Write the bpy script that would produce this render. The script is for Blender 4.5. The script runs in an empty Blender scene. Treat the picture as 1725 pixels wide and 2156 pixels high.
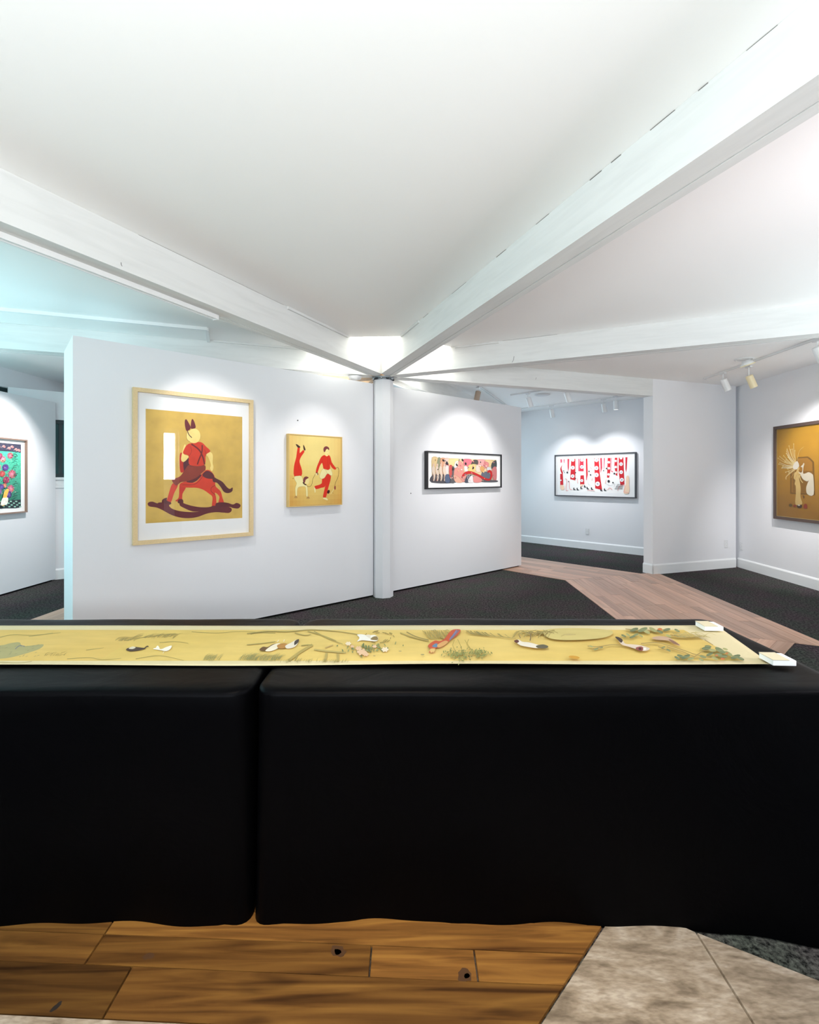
import bpy, bmesh, math, random
import numpy as np
from mathutils import Vector, Matrix
from mathutils.geometry import tessellate_polygon
random.seed(7)
PI = math.pi
S = bpy.context.scene
C = S.collection

# ------------------------------------------------------------------ camera
CZ = 1.40
cam_d = bpy.data.cameras.new('camera')
cam = bpy.data.objects.new('camera', cam_d); C.objects.link(cam)
cam.location = (0, 0, CZ); cam.rotation_euler = (PI / 2, 0, 0)
cam_d.sensor_fit = 'HORIZONTAL'; cam_d.sensor_width = 36.0
cam_d.lens = 36.0 * 1040.0 / 1725.0
cam_d.shift_y = -73.0 / 1725.0
cam_d.clip_start = 0.05
S.camera = cam

# ------------------------------------------------------------------ colour management, sky
S.view_settings.view_transform = 'Standard'
S.view_settings.look = 'None'
S.view_settings.gamma = 1.0
S.view_settings.exposure = 1.0
S.view_settings.use_curve_mapping = False
S.cycles.use_denoising = True
S.cycles.max_bounces = 12
S.cycles.diffuse_bounces = 9
S.cycles.transparent_max_bounces = 16
S.cycles.sample_clamp_indirect = 8.0
S.cycles.caustics_reflective = False
S.cycles.caustics_refractive = False

world = bpy.data.worlds.new('overcast_sky'); S.world = world
world.use_nodes = True
bg = world.node_tree.nodes['Background']
bg.inputs[0].default_value = (0.93, 0.98, 1.0, 1)
bg.inputs[1].default_value = 0.58

# ------------------------------------------------------------------ plan of the eight-sided hall (metres, z up)
HUB = Vector((-0.311, 5.825, 0))          # centre post
CEIL = 2.82
BEAM_Z = 2.575
APO = 5.36                                 # hub to wall


def bear(b):
    b = math.radians(b)
    return Vector((math.sin(b), -math.cos(b), 0)), Vector((math.cos(b), math.sin(b), 0))


def pol(b, r, off=0.0, z=0.0):
    d, n = bear(b)
    p = HUB + d * r + n * off
    return Vector((p.x, p.y, z))


# ------------------------------------------------------------------ lights
def area(name, loc, look, sx, sy, power, col=(1, 1, 1), portal=False, spread=180):
    l = bpy.data.lights.new(name, 'AREA'); l.shape = 'DISK' if name.startswith('sky') else 'RECTANGLE'
    l.size = sx; l.size_y = sy; l.energy = power; l.color = col
    l.spread = math.radians(spread)
    o = bpy.data.objects.new(name, l); C.objects.link(o)
    o.location = loc
    o.rotation_euler = (Vector(look) - Vector(loc)).to_track_quat('-Z', 'Y').to_euler()
    if portal:
        l.cycles.is_portal = True
    return o


def spot(name, loc, target, power, deg, blend=0.6, col=(1, 0.97, 0.95), r=0.014):
    l = bpy.data.lights.new(name, 'SPOT'); l.energy = power; l.color = col
    l.spot_size = math.radians(deg); l.spot_blend = blend; l.shadow_soft_size = r
    o = bpy.data.objects.new(name, l); C.objects.link(o)
    o.location = loc
    o.rotation_euler = (Vector(target) - Vector(loc)).to_track_quat('-Z', 'Y').to_euler()
    return o


# daylight through the windows of the hall, with added fill lights there and behind the viewer
wv0, wv1 = pol(20, APO / math.cos(PI / 8)), pol(65, APO / math.cos(PI / 8))
wd = (wv1 - wv0).normalized(); wn_ = Vector((-wd.y, wd.x, 0))
mid = Vector((-4.43, 2.74, 1.55))
area('daylight_left_windows', mid, (mid.x + 7.8, mid.y + 6.25, 5.5), 1.8, 1.6, 24, (0.52, 0.94, 1.0))
area('ceiling_fill', (-0.5, -0.95, 1.45), (-0.5, 0.15, 2.8), 3.0, 0.6, 69, (0.92, 0.985, 1.0))  # added fill with no lamp body, brightens the near ceiling
area('skylight_daylight', (HUB.x, HUB.y, 3.14), (HUB.x, HUB.y, 0), 1.75, 1.75, 38, (1.0, 0.98, 0.88))
# near right wall: a narrow tall pane (mirrored in the rocking horse picture) and fill light from an added wider window farther along
p = wv0 + wd * 1.405 - wn_ * 0.10
area('daylight_narrow_pane', (p.x, p.y, 1.80), (p.x + wn_.x, p.y + wn_.y, 1.80), 0.24, 0.88, 22, (1.0, 0.92, 0.97))
p = wv0 + wd * 3.65 + wn_ * 0.02
area('fill_near_right', (p.x, p.y, 1.65), (p.x + wn_.x, p.y + wn_.y, 2.65), 1.1, 1.5, 22, (0.84, 0.97, 1.0))
p = pol(177.5, APO - 0.05)
area('daylight_far_windows', (p.x, p.y, 1.6), (HUB.x, HUB.y, 1.6), 3.4, 1.5, 58, (0.62, 0.86, 1.0))
area('fill_left_ceiling', (-5.22, 4.6, 1.95), (0, 4.6, 4.0), 1.2, 1.1, 15, (0.6, 0.95, 1.0))  # added fill to lift the ceiling on the left

# gallery spots
DP = Vector((0.742, 0.6704, 0)); NP = Vector((0.6704, -0.742, 0))      # partition line and its face normal
P0 = Vector((-0.430, 5.782, 0))


def onpart(s, z, w=0.0):
    p = P0 + DP * s + NP * w
    return Vector((p.x, p.y, z))


spot('spot_rocking_horse', (-1.58, 3.62, 2.72), onpart(-1.80, 1.55), 29, 62, 0.9)
spot('spot_acrobats', onpart(-0.70, 2.56, 0.85), onpart(-0.80, 1.40), 15.5, 66, 0.85)
spot('spot_long_print', onpart(1.66, 2.56, 1.12), onpart(1.60, 1.18), 74, 88, 1.0)
spot('floor_fill', (-0.1, 0.55, 2.75), (-0.05, 0.75, 0), 105, 62, 0.75, (1.0, 0.80, 0.55), 0.06)  # added fill for the entry floor, no fitting above it
spot('spot_flowers', (-3.75, 5.6, 2.74), (-4.81, 5.75, 1.45), 110, 68, 0.8)

# ------------------------------------------------------------------ materials
MATS = {}


def lin(c):
    return tuple((x / 255 / 12.92) if x / 255 <= 0.04045 else ((x / 255 + 0.055) / 1.055) ** 2.4 for x in c[:3])


def new_mat(name):
    m = bpy.data.materials.new(name); m.use_nodes = True
    return m, m.node_tree.nodes, m.node_tree.links, m.node_tree.nodes['Principled BSDF']


def simple(name, col, rough=0.6, metal=0.0, spec=0.5, bump=0.0, bscale=200, var=0.0):
    m, N, L, b = new_mat(name)
    b.inputs['Base Color'].default_value = (*col, 1)
    b.inputs['Roughness'].default_value = rough
    b.inputs['Metallic'].default_value = metal
    b.inputs['Specular IOR Level'].default_value = spec
    if bump or var:
        tc = N.new('ShaderNodeTexCoord'); nz = N.new('ShaderNodeTexNoise')
        nz.inputs['Scale'].default_value = bscale; nz.inputs['Detail'].default_value = 3
        L.new(tc.outputs['Object'], nz.inputs['Vector'])
        if bump:
            bp = N.new('ShaderNodeBump'); bp.inputs['Strength'].default_value = bump
            bp.inputs['Distance'].default_value = 0.002
            L.new(nz.outputs['Fac'], bp.inputs['Height']); L.new(bp.outputs['Normal'], b.inputs['Normal'])
        if var:
            r = N.new('ShaderNodeValToRGB')
            r.color_ramp.elements[0].position = 0.3; r.color_ramp.elements[1].position = 0.7
            r.color_ramp.elements[0].color = (*[c * (1 - var) for c in col], 1)
            r.color_ramp.elements[1].color = (*[min(1, c * (1 + var)) for c in col], 1)
            L.new(nz.outputs['Fac'], r.inputs['Fac']); L.new(r.outputs['Color'], b.inputs['Base Color'])
    MATS[name] = m
    return m


simple('wall_paint', (0.79, 0.79, 0.815), 0.75, spec=0.25, bump=0.05, bscale=350)
simple('ceiling_paint', (0.92, 0.91, 0.90), 0.85, spec=0.15, bump=0.05, bscale=250)
simple('trim_paint', (0.82, 0.83, 0.84), 0.4, spec=0.4)
simple('partition_paint', (0.73, 0.735, 0.76), 0.75, spec=0.25, bump=0.04, bscale=350)
simple('shadow_gap_black', (0.006, 0.006, 0.006), 0.8, spec=0.1)
simple('white_metal', (0.78, 0.78, 0.78), 0.4)
simple('cream_metal', (0.85, 0.72, 0.46), 0.4)
simple('bronze_metal', (0.36, 0.27, 0.21), 0.4)
simple('steel', (0.30, 0.33, 0.35), 0.45, metal=0.6)
simple('dark_steel', (0.05, 0.055, 0.06), 0.5, metal=0.5)
simple('rim_glow_gold', (0.90, 0.78, 0.42), 0.3)
simple('chrome', (0.75, 0.8, 0.85), 0.15, metal=1.0)
simple('mat_board', (0.80, 0.80, 0.80), 0.9, spec=0.1)
simple('pale_wood_frame', (0.66, 0.50, 0.27), 0.5, bump=0.1, bscale=90, var=0.06)
simple('gold_frame', (0.62, 0.42, 0.14), 0.45)
simple('gold_frame_dark', (0.28, 0.18, 0.06), 0.5)
simple('black_frame', (0.018, 0.018, 0.02), 0.35)
simple('grey_frame', (0.07, 0.07, 0.08), 0.35)
simple('walnut_frame', (0.24, 0.15, 0.11), 0.5, bump=0.1, bscale=90, var=0.1)
simple('dark_brown_frame', (0.075, 0.048, 0.040), 0.45)
simple('foam_white', (0.86, 0.88, 0.88), 0.8)
simple('cream_paper', (0.70, 0.62, 0.42), 0.8)
simple('plastic_white', (0.70, 0.70, 0.71), 0.4)
simple('slot_dark', (0.05, 0.05, 0.05), 0.6)
simple('window_frame_dark', (0.03, 0.055, 0.06), 0.4)
simple('table_top_grey', (0.35, 0.35, 0.36), 0.5)
simple('cedar_wood', (0.60, 0.45, 0.30), 0.6, bump=0.1, bscale=40, var=0.12)


def carpet():
    m, N, L, b = new_mat('carpet')
    tc = N.new('ShaderNodeTexCoord')
    n1 = N.new('ShaderNodeTexNoise'); n1.inputs['Scale'].default_value = 55; n1.inputs['Detail'].default_value = 4; n1.inputs['Roughness'].default_value = 0.75
    n2 = N.new('ShaderNodeTexNoise'); n2.inputs['Scale'].default_value = 3.2; n2.inputs['Detail'].default_value = 3
    L.new(tc.outputs['Object'], n1.inputs['Vector']); L.new(tc.outputs['Object'], n2.inputs['Vector'])
    r1 = N.new('ShaderNodeValToRGB')
    e = r1.color_ramp.elements
    e[0].position = 0.38; e[0].color = (0.008, 0.0075, 0.009, 1)
    e[1].position = 0.66; e[1].color = (0.115, 0.110, 0.113, 1)
    r2 = N.new('ShaderNodeValToRGB')
    e = r2.color_ramp.elements
    e[0].position = 0.35; e[0].color = (1.15, 0.93, 1.0, 1); e[1].position = 0.65; e[1].color = (0.88, 1.06, 0.88, 1)
    L.new(n1.outputs['Fac'], r1.inputs['Fac']); L.new(n2.outputs['Fac'], r2.inputs['Fac'])
    mx = N.new('ShaderNodeMix'); mx.data_type = 'RGBA'; mx.blend_type = 'MULTIPLY'; mx.inputs['Factor'].default_value = 1
    L.new(r1.outputs['Color'], mx.inputs['A']); L.new(r2.outputs['Color'], mx.inputs['B'])
    L.new(mx.outputs['Result'], b.inputs['Base Color'])
    b.inputs['Roughness'].default_value = 1.0; b.inputs['Specular IOR Level'].default_value = 0.05
    bp = N.new('ShaderNodeBump'); bp.inputs['Strength'].default_value = 0.6; bp.inputs['Distance'].default_value = 0.004
    L.new(n1.outputs['Fac'], bp.inputs['Height']); L.new(bp.outputs['Normal'], b.inputs['Normal'])
    MATS['carpet'] = m


def wood(name, c0, c1, c2, rough, gs=(1.2, 26, 26), rnd=0.25, spec=0.5, knots=False, dark=(0.02, 0.008, 0.003)):
    m, N, L, b = new_mat(name)
    tc = N.new('ShaderNodeTexCoord'); oi = N.new('ShaderNodeObjectInfo')
    add = N.new('ShaderNodeVectorMath'); add.operation = 'ADD'
    mulr = N.new('ShaderNodeMath'); mulr.operation = 'MULTIPLY'; mulr.inputs[1].default_value = 37.0
    L.new(oi.outputs['Random'], mulr.inputs[0])
    L.new(tc.outputs['Object'], add.inputs[0]); L.new(mulr.outputs[0], add.inputs[1])
    mp = N.new('ShaderNodeMapping'); mp.inputs['Scale'].default_value = gs
    L.new(add.outputs[0], mp.inputs['Vector'])
    n1 = N.new('ShaderNodeTexNoise'); n1.inputs['Scale'].default_value = 1.0; n1.inputs['Detail'].default_value = 6; n1.inputs['Distortion'].default_value = 0.7
    L.new(mp.outputs[0], n1.inputs['Vector'])
    r = N.new('ShaderNodeValToRGB')
    e = r.color_ramp.elements
    e[0].position = 0.28; e[0].color = (*c0, 1); e[1].position = 0.74; e[1].color = (*c2, 1)
    k = e.new(0.5); k.color = (*c1, 1)
    L.new(n1.outputs['Fac'], r.inputs['Fac'])
    hsv = N.new('ShaderNodeHueSaturation')
    mr = N.new('ShaderNodeMapRange'); mr.inputs['To Min'].default_value = 1 - rnd; mr.inputs['To Max'].default_value = 1 + rnd
    L.new(oi.outputs['Random'], mr.inputs['Value']); L.new(mr.outputs[0], hsv.inputs['Value'])
    L.new(r.outputs['Color'], hsv.inputs['Color'])
    out = hsv.outputs['Color']
    if knots:
        mp2 = N.new('ShaderNodeMapping'); mp2.inputs['Scale'].default_value = (2.0, 7.0, 1.0)
        L.new(add.outputs[0], mp2.inputs['Vector'])
        n2 = N.new('ShaderNodeTexNoise'); n2.inputs['Scale'].default_value = 1.3; n2.inputs['Detail'].default_value = 3
        L.new(mp2.outputs[0], n2.inputs['Vector'])
        r2 = N.new('ShaderNodeValToRGB'); e = r2.color_ramp.elements
        e[0].position = 0.62; e[0].color = (0, 0, 0, 1); e[1].position = 0.80; e[1].color = (0.9, 0.9, 0.9, 1)
        L.new(n2.outputs['Fac'], r2.inputs['Fac'])
        mx = N.new('ShaderNodeMix'); mx.data_type = 'RGBA'
        L.new(r2.outputs['Color'], mx.inputs['Factor']); L.new(out, mx.inputs['A'])
        mx.inputs['B'].default_value = (*dark, 1)
        out = mx.outputs['Result']
    L.new(out, b.inputs['Base Color'])
    b.inputs['Roughness'].default_value = rough; b.inputs['Specular IOR Level'].default_value = spec
    bp = N.new('ShaderNodeBump'); bp.inputs['Strength'].default_value = 0.15; bp.inputs['Distance'].default_value = 0.002
    L.new(n1.outputs['Fac'], bp.inputs['Height']); L.new(bp.outputs['Normal'], b.inputs['Normal'])
    MATS[name] = m


carpet()
wood('ring_wood', (0.42, 0.235, 0.155), (0.56, 0.33, 0.23), (0.68, 0.43, 0.315), 0.36, rnd=0.22, spec=0.5)
for nm_, k_ in (('acacia_wood_dark', 0.8), ('acacia_wood', 1.3), ('acacia_wood_light', 1.95)):
    wood(nm_, (0.035 * k_, 0.014 * k_, 0.004 * k_), (0.10 * k_, 0.045 * k_, 0.011 * k_), (0.17 * k_, 0.085 * k_, 0.020 * k_), 0.42, gs=(2.2, 34, 34), rnd=0.10, spec=0.25, knots=True)


def stone():
    m, N, L, b = new_mat('travertine')
    tc = N.new('ShaderNodeTexCoord')
    mp = N.new('ShaderNodeMapping'); mp.inputs['Rotation'].default_value = (0, 0, 0.9); mp.inputs['Scale'].default_value = (3, 9, 1)
    L.new(tc.outputs['Object'], mp.inputs['Vector'])
    n1 = N.new('ShaderNodeTexNoise'); n1.inputs['Scale'].default_value = 1.6; n1.inputs['Detail'].default_value = 8; n1.inputs['Distortion'].default_value = 1.6
    n2 = N.new('ShaderNodeTexNoise'); n2.inputs['Scale'].default_value = 14; n2.inputs['Detail'].default_value = 6
    L.new(mp.outputs[0], n1.inputs['Vector']); L.new(mp.outputs[0], n2.inputs['Vector'])
    r = N.new('ShaderNodeValToRGB'); e = r.color_ramp.elements
    e[0].position = 0.30; e[0].color = (0.16, 0.125, 0.09, 1); e[1].position = 0.70; e[1].color = (0.43, 0.375, 0.31, 1)
    k = e.new(0.48); k.color = (0.30, 0.245, 0.185, 1)
    L.new(n1.outputs['Fac'], r.inputs['Fac'])
    r2 = N.new('ShaderNodeValToRGB'); e = r2.color_ramp.elements
    e[0].position = 0.3; e[0].color = (0.72, 0.70, 0.68, 1); e[1].position = 0.6; e[1].color = (1.05, 1.05, 1.05, 1)
    L.new(n2.outputs['Fac'], r2.inputs['Fac'])
    mx = N.new('ShaderNodeMix'); mx.data_type = 'RGBA'; mx.blend_type = 'MULTIPLY'; mx.inputs['Factor'].default_value = 1
    L.new(r.outputs['Color'], mx.inputs['A']); L.new(r2.outputs['Color'], mx.inputs['B'])
    L.new(mx.outputs['Result'], b.inputs['Base Color'])
    b.inputs['Roughness'].default_value = 0.5; b.inputs['Specular IOR Level'].default_value = 0.3
    bp = N.new('ShaderNodeBump'); bp.inputs['Strength'].default_value = 0.3; bp.inputs['Distance'].default_value = 0.004
    L.new(n2.outputs['Fac'], bp.inputs['Height']); L.new(bp.outputs['Normal'], b.inputs['Normal'])
    MATS['travertine'] = m


def cloth_mat():
    m, N, L, b = new_mat('black_cloth')
    b.inputs['Base Color'].default_value = (0.0009, 0.0009, 0.0012, 1)
    b.inputs['Roughness'].default_value = 0.38
    b.inputs['IOR'].default_value = 1.13
    b.inputs['Specular Tint'].default_value = (0.86, 0.88, 1.0, 1)
    tc = N.new('ShaderNodeTexCoord')
    n1 = N.new('ShaderNodeTexNoise'); n1.inputs['Scale'].default_value = 900; n1.inputs['Detail'].default_value = 2
    mp = N.new('ShaderNodeMapping'); mp.inputs['Scale'].default_value = (1.6, 3.2, 1.5)
    n2 = N.new('ShaderNodeTexNoise'); n2.inputs['Scale'].default_value = 2.2; n2.inputs['Detail'].default_value = 4; n2.inputs['Distortion'].default_value = 1.2
    L.new(tc.outputs['Object'], n1.inputs['Vector']); L.new(tc.outputs['Object'], mp.inputs['Vector']); L.new(mp.outputs[0], n2.inputs['Vector'])
    b1 = N.new('ShaderNodeBump'); b1.inputs['Strength'].default_value = 0.25; b1.inputs['Distance'].default_value = 0.001
    b2 = N.new('ShaderNodeBump'); b2.inputs['Strength'].default_value = 0.3; b2.inputs['Distance'].default_value = 0.012
    L.new(n2.outputs['Fac'], b2.inputs['Height']); L.new(n1.outputs['Fac'], b1.inputs['Height'])
    L.new(b2.outputs['Normal'], b1.inputs['Normal']); L.new(b1.outputs['Normal'], b.inputs['Normal'])
    MATS['black_cloth'] = m


def beam_mat():
    m, N, L, b = new_mat('painted_beam')
    tc = N.new('ShaderNodeTexCoord')
    mp = N.new('ShaderNodeMapping'); mp.inputs['Scale'].default_value = (1.0, 9, 9)
    L.new(tc.outputs['Object'], mp.inputs['Vector'])
    w = N.new('ShaderNodeTexNoise'); w.inputs['Scale'].default_value = 2.0; w.inputs['Detail'].default_value = 5; w.inputs['Distortion'].default_value = 0.8
    L.new(mp.outputs[0], w.inputs['Vector'])
    r = N.new('ShaderNodeValToRGB'); e = r.color_ramp.elements
    e[0].position = 0.3; e[0].color = (0.66, 0.665, 0.655, 1); e[1].position = 0.6; e[1].color = (0.715, 0.72, 0.71, 1)
    L.new(w.outputs['Fac'], r.inputs['Fac']); L.new(r.outputs['Color'], b.inputs['Base Color'])
    b.inputs['Roughness'].default_value = 0.55; b.inputs['Specular IOR Level'].default_value = 0.3
    bp = N.new('ShaderNodeBump'); bp.inputs['Strength'].default_value = 0.12; bp.inputs['Distance'].default_value = 0.003
    L.new(w.outputs['Fac'], bp.inputs['Height']); L.new(bp.outputs['Normal'], b.inputs['Normal'])
    MATS['painted_beam'] = m


def paint_mat(name, rough=0.7, mottled=0.0, mscale=6.0, spec=0.2, stretch=(1, 1, 1)):
    """pigment colours stored per face on flat printed shapes"""
    m, N, L, b = new_mat(name)
    vc = N.new('ShaderNodeVertexColor'); vc.layer_name = 'pigment'
    out = vc.outputs['Color']
    if mottled:
        tc = N.new('ShaderNodeTexCoord'); nz = N.new('ShaderNodeTexNoise')
        mp = N.new('ShaderNodeMapping'); mp.inputs['Scale'].default_value = stretch
        L.new(tc.outputs['Object'], mp.inputs['Vector'])
        nz.inputs['Scale'].default_value = mscale; nz.inputs['Detail'].default_value = 6
        L.new(mp.outputs[0], nz.inputs['Vector'])
        mr = N.new('ShaderNodeMapRange'); mr.inputs['From Min'].default_value = 0.3; mr.inputs['From Max'].default_value = 0.7
        mr.inputs['To Min'].default_value = 1 - mottled; mr.inputs['To Max'].default_value = 1 + mottled
        L.new(nz.outputs['Fac'], mr.inputs['Value'])
        mx = N.new('ShaderNodeVectorMath'); mx.operation = 'MULTIPLY'
        L.new(out, mx.inputs[0]); L.new(mr.outputs[0], mx.inputs[1])
        out = mx.outputs[0]
    L.new(out, b.inputs['Base Color'])
    b.inputs['Roughness'].default_value = rough; b.inputs['Specular IOR Level'].default_value = spec
    MATS[name] = m


def glass_mat(name, tint=(1, 1, 1), ior=1.45):
    m, N, L, b = new_mat(name)
    N.remove(b)
    tr = N.new('ShaderNodeBsdfTransparent'); tr.inputs[0].default_value = (*tint, 1)
    gl = N.new('ShaderNodeBsdfGlossy'); gl.inputs['Roughness'].default_value = 0.0
    lw = N.new('ShaderNodeLayerWeight'); lw.inputs['Blend'].default_value = 0.5
    pw = N.new('ShaderNodeMath'); pw.operation = 'POWER'; pw.inputs[1].default_value = 5.0
    fr = N.new('ShaderNodeMath'); fr.operation = 'MULTIPLY_ADD'; fr.inputs[1].default_value = 0.96; fr.inputs[2].default_value = 0.04
    L.new(lw.outputs['Facing'], pw.inputs[0]); L.new(pw.outputs[0], fr.inputs[0])
    mx = N.new('ShaderNodeMixShader')
    L.new(fr.outputs[0], mx.inputs[0]); L.new(tr.outputs[0], mx.inputs[1]); L.new(gl.outputs[0], mx.inputs[2])
    L.new(mx.outputs[0], N['Material Output'].inputs[0])
    MATS[name] = m


def lamp_mat(name, col, strength):
    m, N, L, b = new_mat(name)
    b.inputs['Base Color'].default_value = (0.8, 0.8, 0.8, 1)
    b.inputs['Emission Color'].default_value = (*col, 1); b.inputs['Emission Strength'].default_value = strength
    MATS[name] = m


stone(); cloth_mat(); beam_mat()
paint_mat('gold_print_ink', 0.6, 0.10, 9.0, stretch=(1, 1, 1))
paint_mat('canvas_paint', 0.65, 0.05, 5.0)
paint_mat('print_ink', 0.7, 0.0)
paint_mat('flower_ink', 0.7, 0.22, 45.0)
paint_mat('photo_ink', 0.5, 0.06, 6.0)
paint_mat('silk_paint', 0.75, 0.05, 7.0, stretch=(1, 3, 1))
glass_mat('picture_glass')
glass_mat('window_glass', (0.62, 0.95, 1.0))
glass_mat('clear_glass', (0.97, 0.98, 0.98))
simple('dark_window_glass', (0.03, 0.12, 0.125), 0.12)
lamp_mat('lamp_lens', (1, 0.96, 0.9), 14.0)

# ------------------------------------------------------------------ mesh helpers


def mk(name, bm, mat, parent=None, smooth=False):
    bmesh.ops.recalc_face_normals(bm, faces=bm.faces[:])
    me = bpy.data.meshes.new(name); bm.to_mesh(me); bm.free()
    if smooth:
        for p in me.polygons:
            p.use_smooth = True
    me.materials.append(MATS[mat] if isinstance(mat, str) else mat)
    o = bpy.data.objects.new(name, me); C.objects.link(o)
    if parent:
        o.parent = parent
    return o


def struct(name, bm, mat, smooth=False):
    o = mk(name, bm, mat, None, smooth); o['kind'] = 'structure'
    return o


def thing(name, label, cat, loc=(0, 0, 0), rotz=0.0, group=None):
    o = bpy.data.objects.new(name, None); C.objects.link(o)
    o.empty_display_size = 0.1
    o.location = loc; o.rotation_euler = (0, 0, rotz)
    tag(o, label, cat, group)
    return o


def tag(o, label, cat, group=None):
    o['label'] = label; o['category'] = cat
    if group:
        o['group'] = group
    return o


def box(bm, x0, x1, y0, y1, z0, z1, M=None, bevel=0.0):
    v = [bm.verts.new((x, y, z)) for z in (z0, z1) for y in (y0, y1) for x in (x0, x1)]
    f = [bm.faces.new([v[i] for i in q]) for q in ((0, 2, 3, 1), (4, 5, 7, 6), (0, 1, 5, 4), (2, 6, 7, 3), (0, 4, 6, 2), (1, 3, 7, 5))]
    if bevel:
        bm.normal_update()
        es = list({e for q in f for e in q.edges})
        r = bmesh.ops.bevel(bm, geom=es, offset=bevel, segments=2, affect='EDGES', profile=0.6)
        v = list({w for q in r['faces'] for w in q.verts} | {w for w in v if w.is_valid})
    if M is not None:
        for w in v:
            w.co = M @ w.co
    return v


def prism(bm, pts, z0, z1):
    lo = [bm.verts.new((p[0], p[1], z0)) for p in pts]
    hi = [bm.verts.new((p[0], p[1], z1)) for p in pts]
    n = len(pts)
    bm.faces.new(lo[::-1]); bm.faces.new(hi)
    for i in range(n):
        bm.faces.new((lo[i], lo[(i + 1) % n], hi[(i + 1) % n], hi[i]))


def lathe(bm, prof, n=24, M=None, loop=False):
    """prof = list of (r, z), closed at both ends"""
    rings = []
    for r, z in prof:
        ring = []
        for k in range(n):
            a = 2 * PI * k / n
            p = Vector((r * math.cos(a), r * math.sin(a), z))
            ring.append(bm.verts.new(M @ p if M is not None else p))
        rings.append(ring)
    for a, b in zip(rings, rings[1:]):
        for k in range(n):
            bm.faces.new((a[k], a[(k + 1) % n], b[(k + 1) % n], b[k]))
    if loop:                                    # a ring: join the last row to the first
        a, b = rings[-1], rings[0]
        for k in range(n):
            bm.faces.new((a[k], a[(k + 1) % n], b[(k + 1) % n], b[k]))
        return
    bm.faces.new(rings[0][::-1]); bm.faces.new(rings[-1])


def frame_axes(p, d):
    """matrix with x along d, y to the left of d, origin p"""
    d = Vector((d[0], d[1], 0)).normalized()
    y = Vector((-d.y, d.x, 0))
    M = Matrix(((d.x, y.x, 0, p[0]), (d.y, y.y, 0, p[1]), (0, 0, 1, p[2] if len(p) > 2 else 0), (0, 0, 0, 1)))
    return M


def wall_seg(bm, p, q, t, z0, z1, openings=()):
    """wall from p to q, thickness t to the right-hand side of p->q; openings (a0,a1,b0,b1) along / up"""
    d = Vector(q) - Vector(p); Lw = d.length
    M = frame_axes((p[0], p[1], 0), d)
    if not openings:
        box(bm, 0, Lw, -t, 0, z0, z1, M); return M, Lw
    cur = 0
    for a0, a1, b0, b1 in openings:
        box(bm, cur, a0, -t, 0, z0, z1, M)
        if b0 > z0:
            box(bm, a0, a1, -t, 0, z0, b0, M)
        box(bm, a0, a1, -t, 0, b1, z1, M)
        cur = a1
    box(bm, cur, Lw, -t, 0, z0, z1, M)
    return M, Lw


def dup(root, loc, rotz, label, group=None, name=None):
    r = root.copy(); C.objects.link(r); r.location = loc; r.rotation_euler = (0, 0, rotz)
    r['label'] = label
    if group:
        r['group'] = group
    for ch in list(root.children):
        c = ch.copy(); C.objects.link(c); c.parent = r
        for g in ch.children:
            d = g.copy(); C.objects.link(d); d.parent = c
    return r


# ------------------------------------------------------------------ floor
bm = bmesh.new()
box(bm, -10, 9, -3.2, 14, -0.08, 0.0)
floor = struct('floor', bm, 'carpet')


def plank_mesh(pts, z0, z1, lean=0.0015):
    bm = bmesh.new()
    c = Vector((sum(p[0] for p in pts) / len(pts), sum(p[1] for p in pts) / len(pts)))
    lo = [bm.verts.new((p[0], p[1], z0)) for p in pts]
    hi = []
    for p in pts:
        d = (c - Vector((p[0], p[1]))).normalized() * lean
        hi.append(bm.verts.new((p[0] + d.x, p[1] + d.y, z1)))
    n = len(pts)
    bm.faces.new(lo[::-1]); bm.faces.new(hi)
    for i in range(n):
        bm.faces.new((lo[i], lo[(i + 1) % n], hi[(i + 1) % n], hi[i]))
    return bm


def ring_sector(b, r0, r1, w, t0=None, t1=None, umin=-9, umax=9):
    """planks parallel to one side of the eight-sided ring; local x along the side"""
    d, n = bear(b)
    rows = max(1, round((r1 - r0) / w)); w = (r1 - r0) / rows
    tn = math.tan(PI / 8)
    for k in range(rows):
        a, c = r0 + k * w, r0 + (k + 1) * w
        L0, L1 = a * tn, c * tn
        u = -L1 - random.uniform(0, 0.9)
        while u < L1:
            ln = random.uniform(0.75, 1.7)
            u0, u1 = u + 0.0012, u + ln - 0.0012
            u += ln
            g = 0.0012
            A0, A1 = max(u0, -L0 + g, umin), min(u1, L0 - g, umax)
            B0, B1 = max(u0, -L1 + g, umin), min(u1, L1 - g, umax)
            if A0 > A1:
                A0 = A1 = max(-L0, min(L0, (A0 + A1) / 2))
            if B1 - B0 < 0.05:
                continue
            if A1 - A0 < 0.02:
                continue
            zt = 0.0058 + random.uniform(-0.0006, 0.0006)
            bm = plank_mesh([(A0, a + 0.0008), (A1, a + 0.0008), (B1, c - 0.0008), (B0, c - 0.0008)], 0.0004, zt)
            o = mk('plank', bm, 'ring_wood', floor)
            # local (u, radial) -> world
            o.matrix_world = Matrix(((n.x, d.x, 0, HUB.x), (n.y, d.y, 0, HUB.y), (0, 0, 1, 0), (0, 0, 0, 1)))


ring_sector(87.5, 2.385, 3.87, 0.106)
ring_sector(132.5, 2.385, 3.60, 0.110)
ring_sector(42.5, 2.385, 3.63, 0.113)
ring_sector(-92.5, 2.10, 3.36, 0.114)
ring_sector(-47.5, 2.385, 3.36, 0.114)

# entry: broad acacia boards and stone tiles at the viewer's feet
SL = -0.0437


def row_y(y0, x):
    return y0 + SL * x


def left_x(y):                      # slanted edge of the stone tiles
    return 0.583 + (y - 1.517) * 0.698 / 0.716


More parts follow.
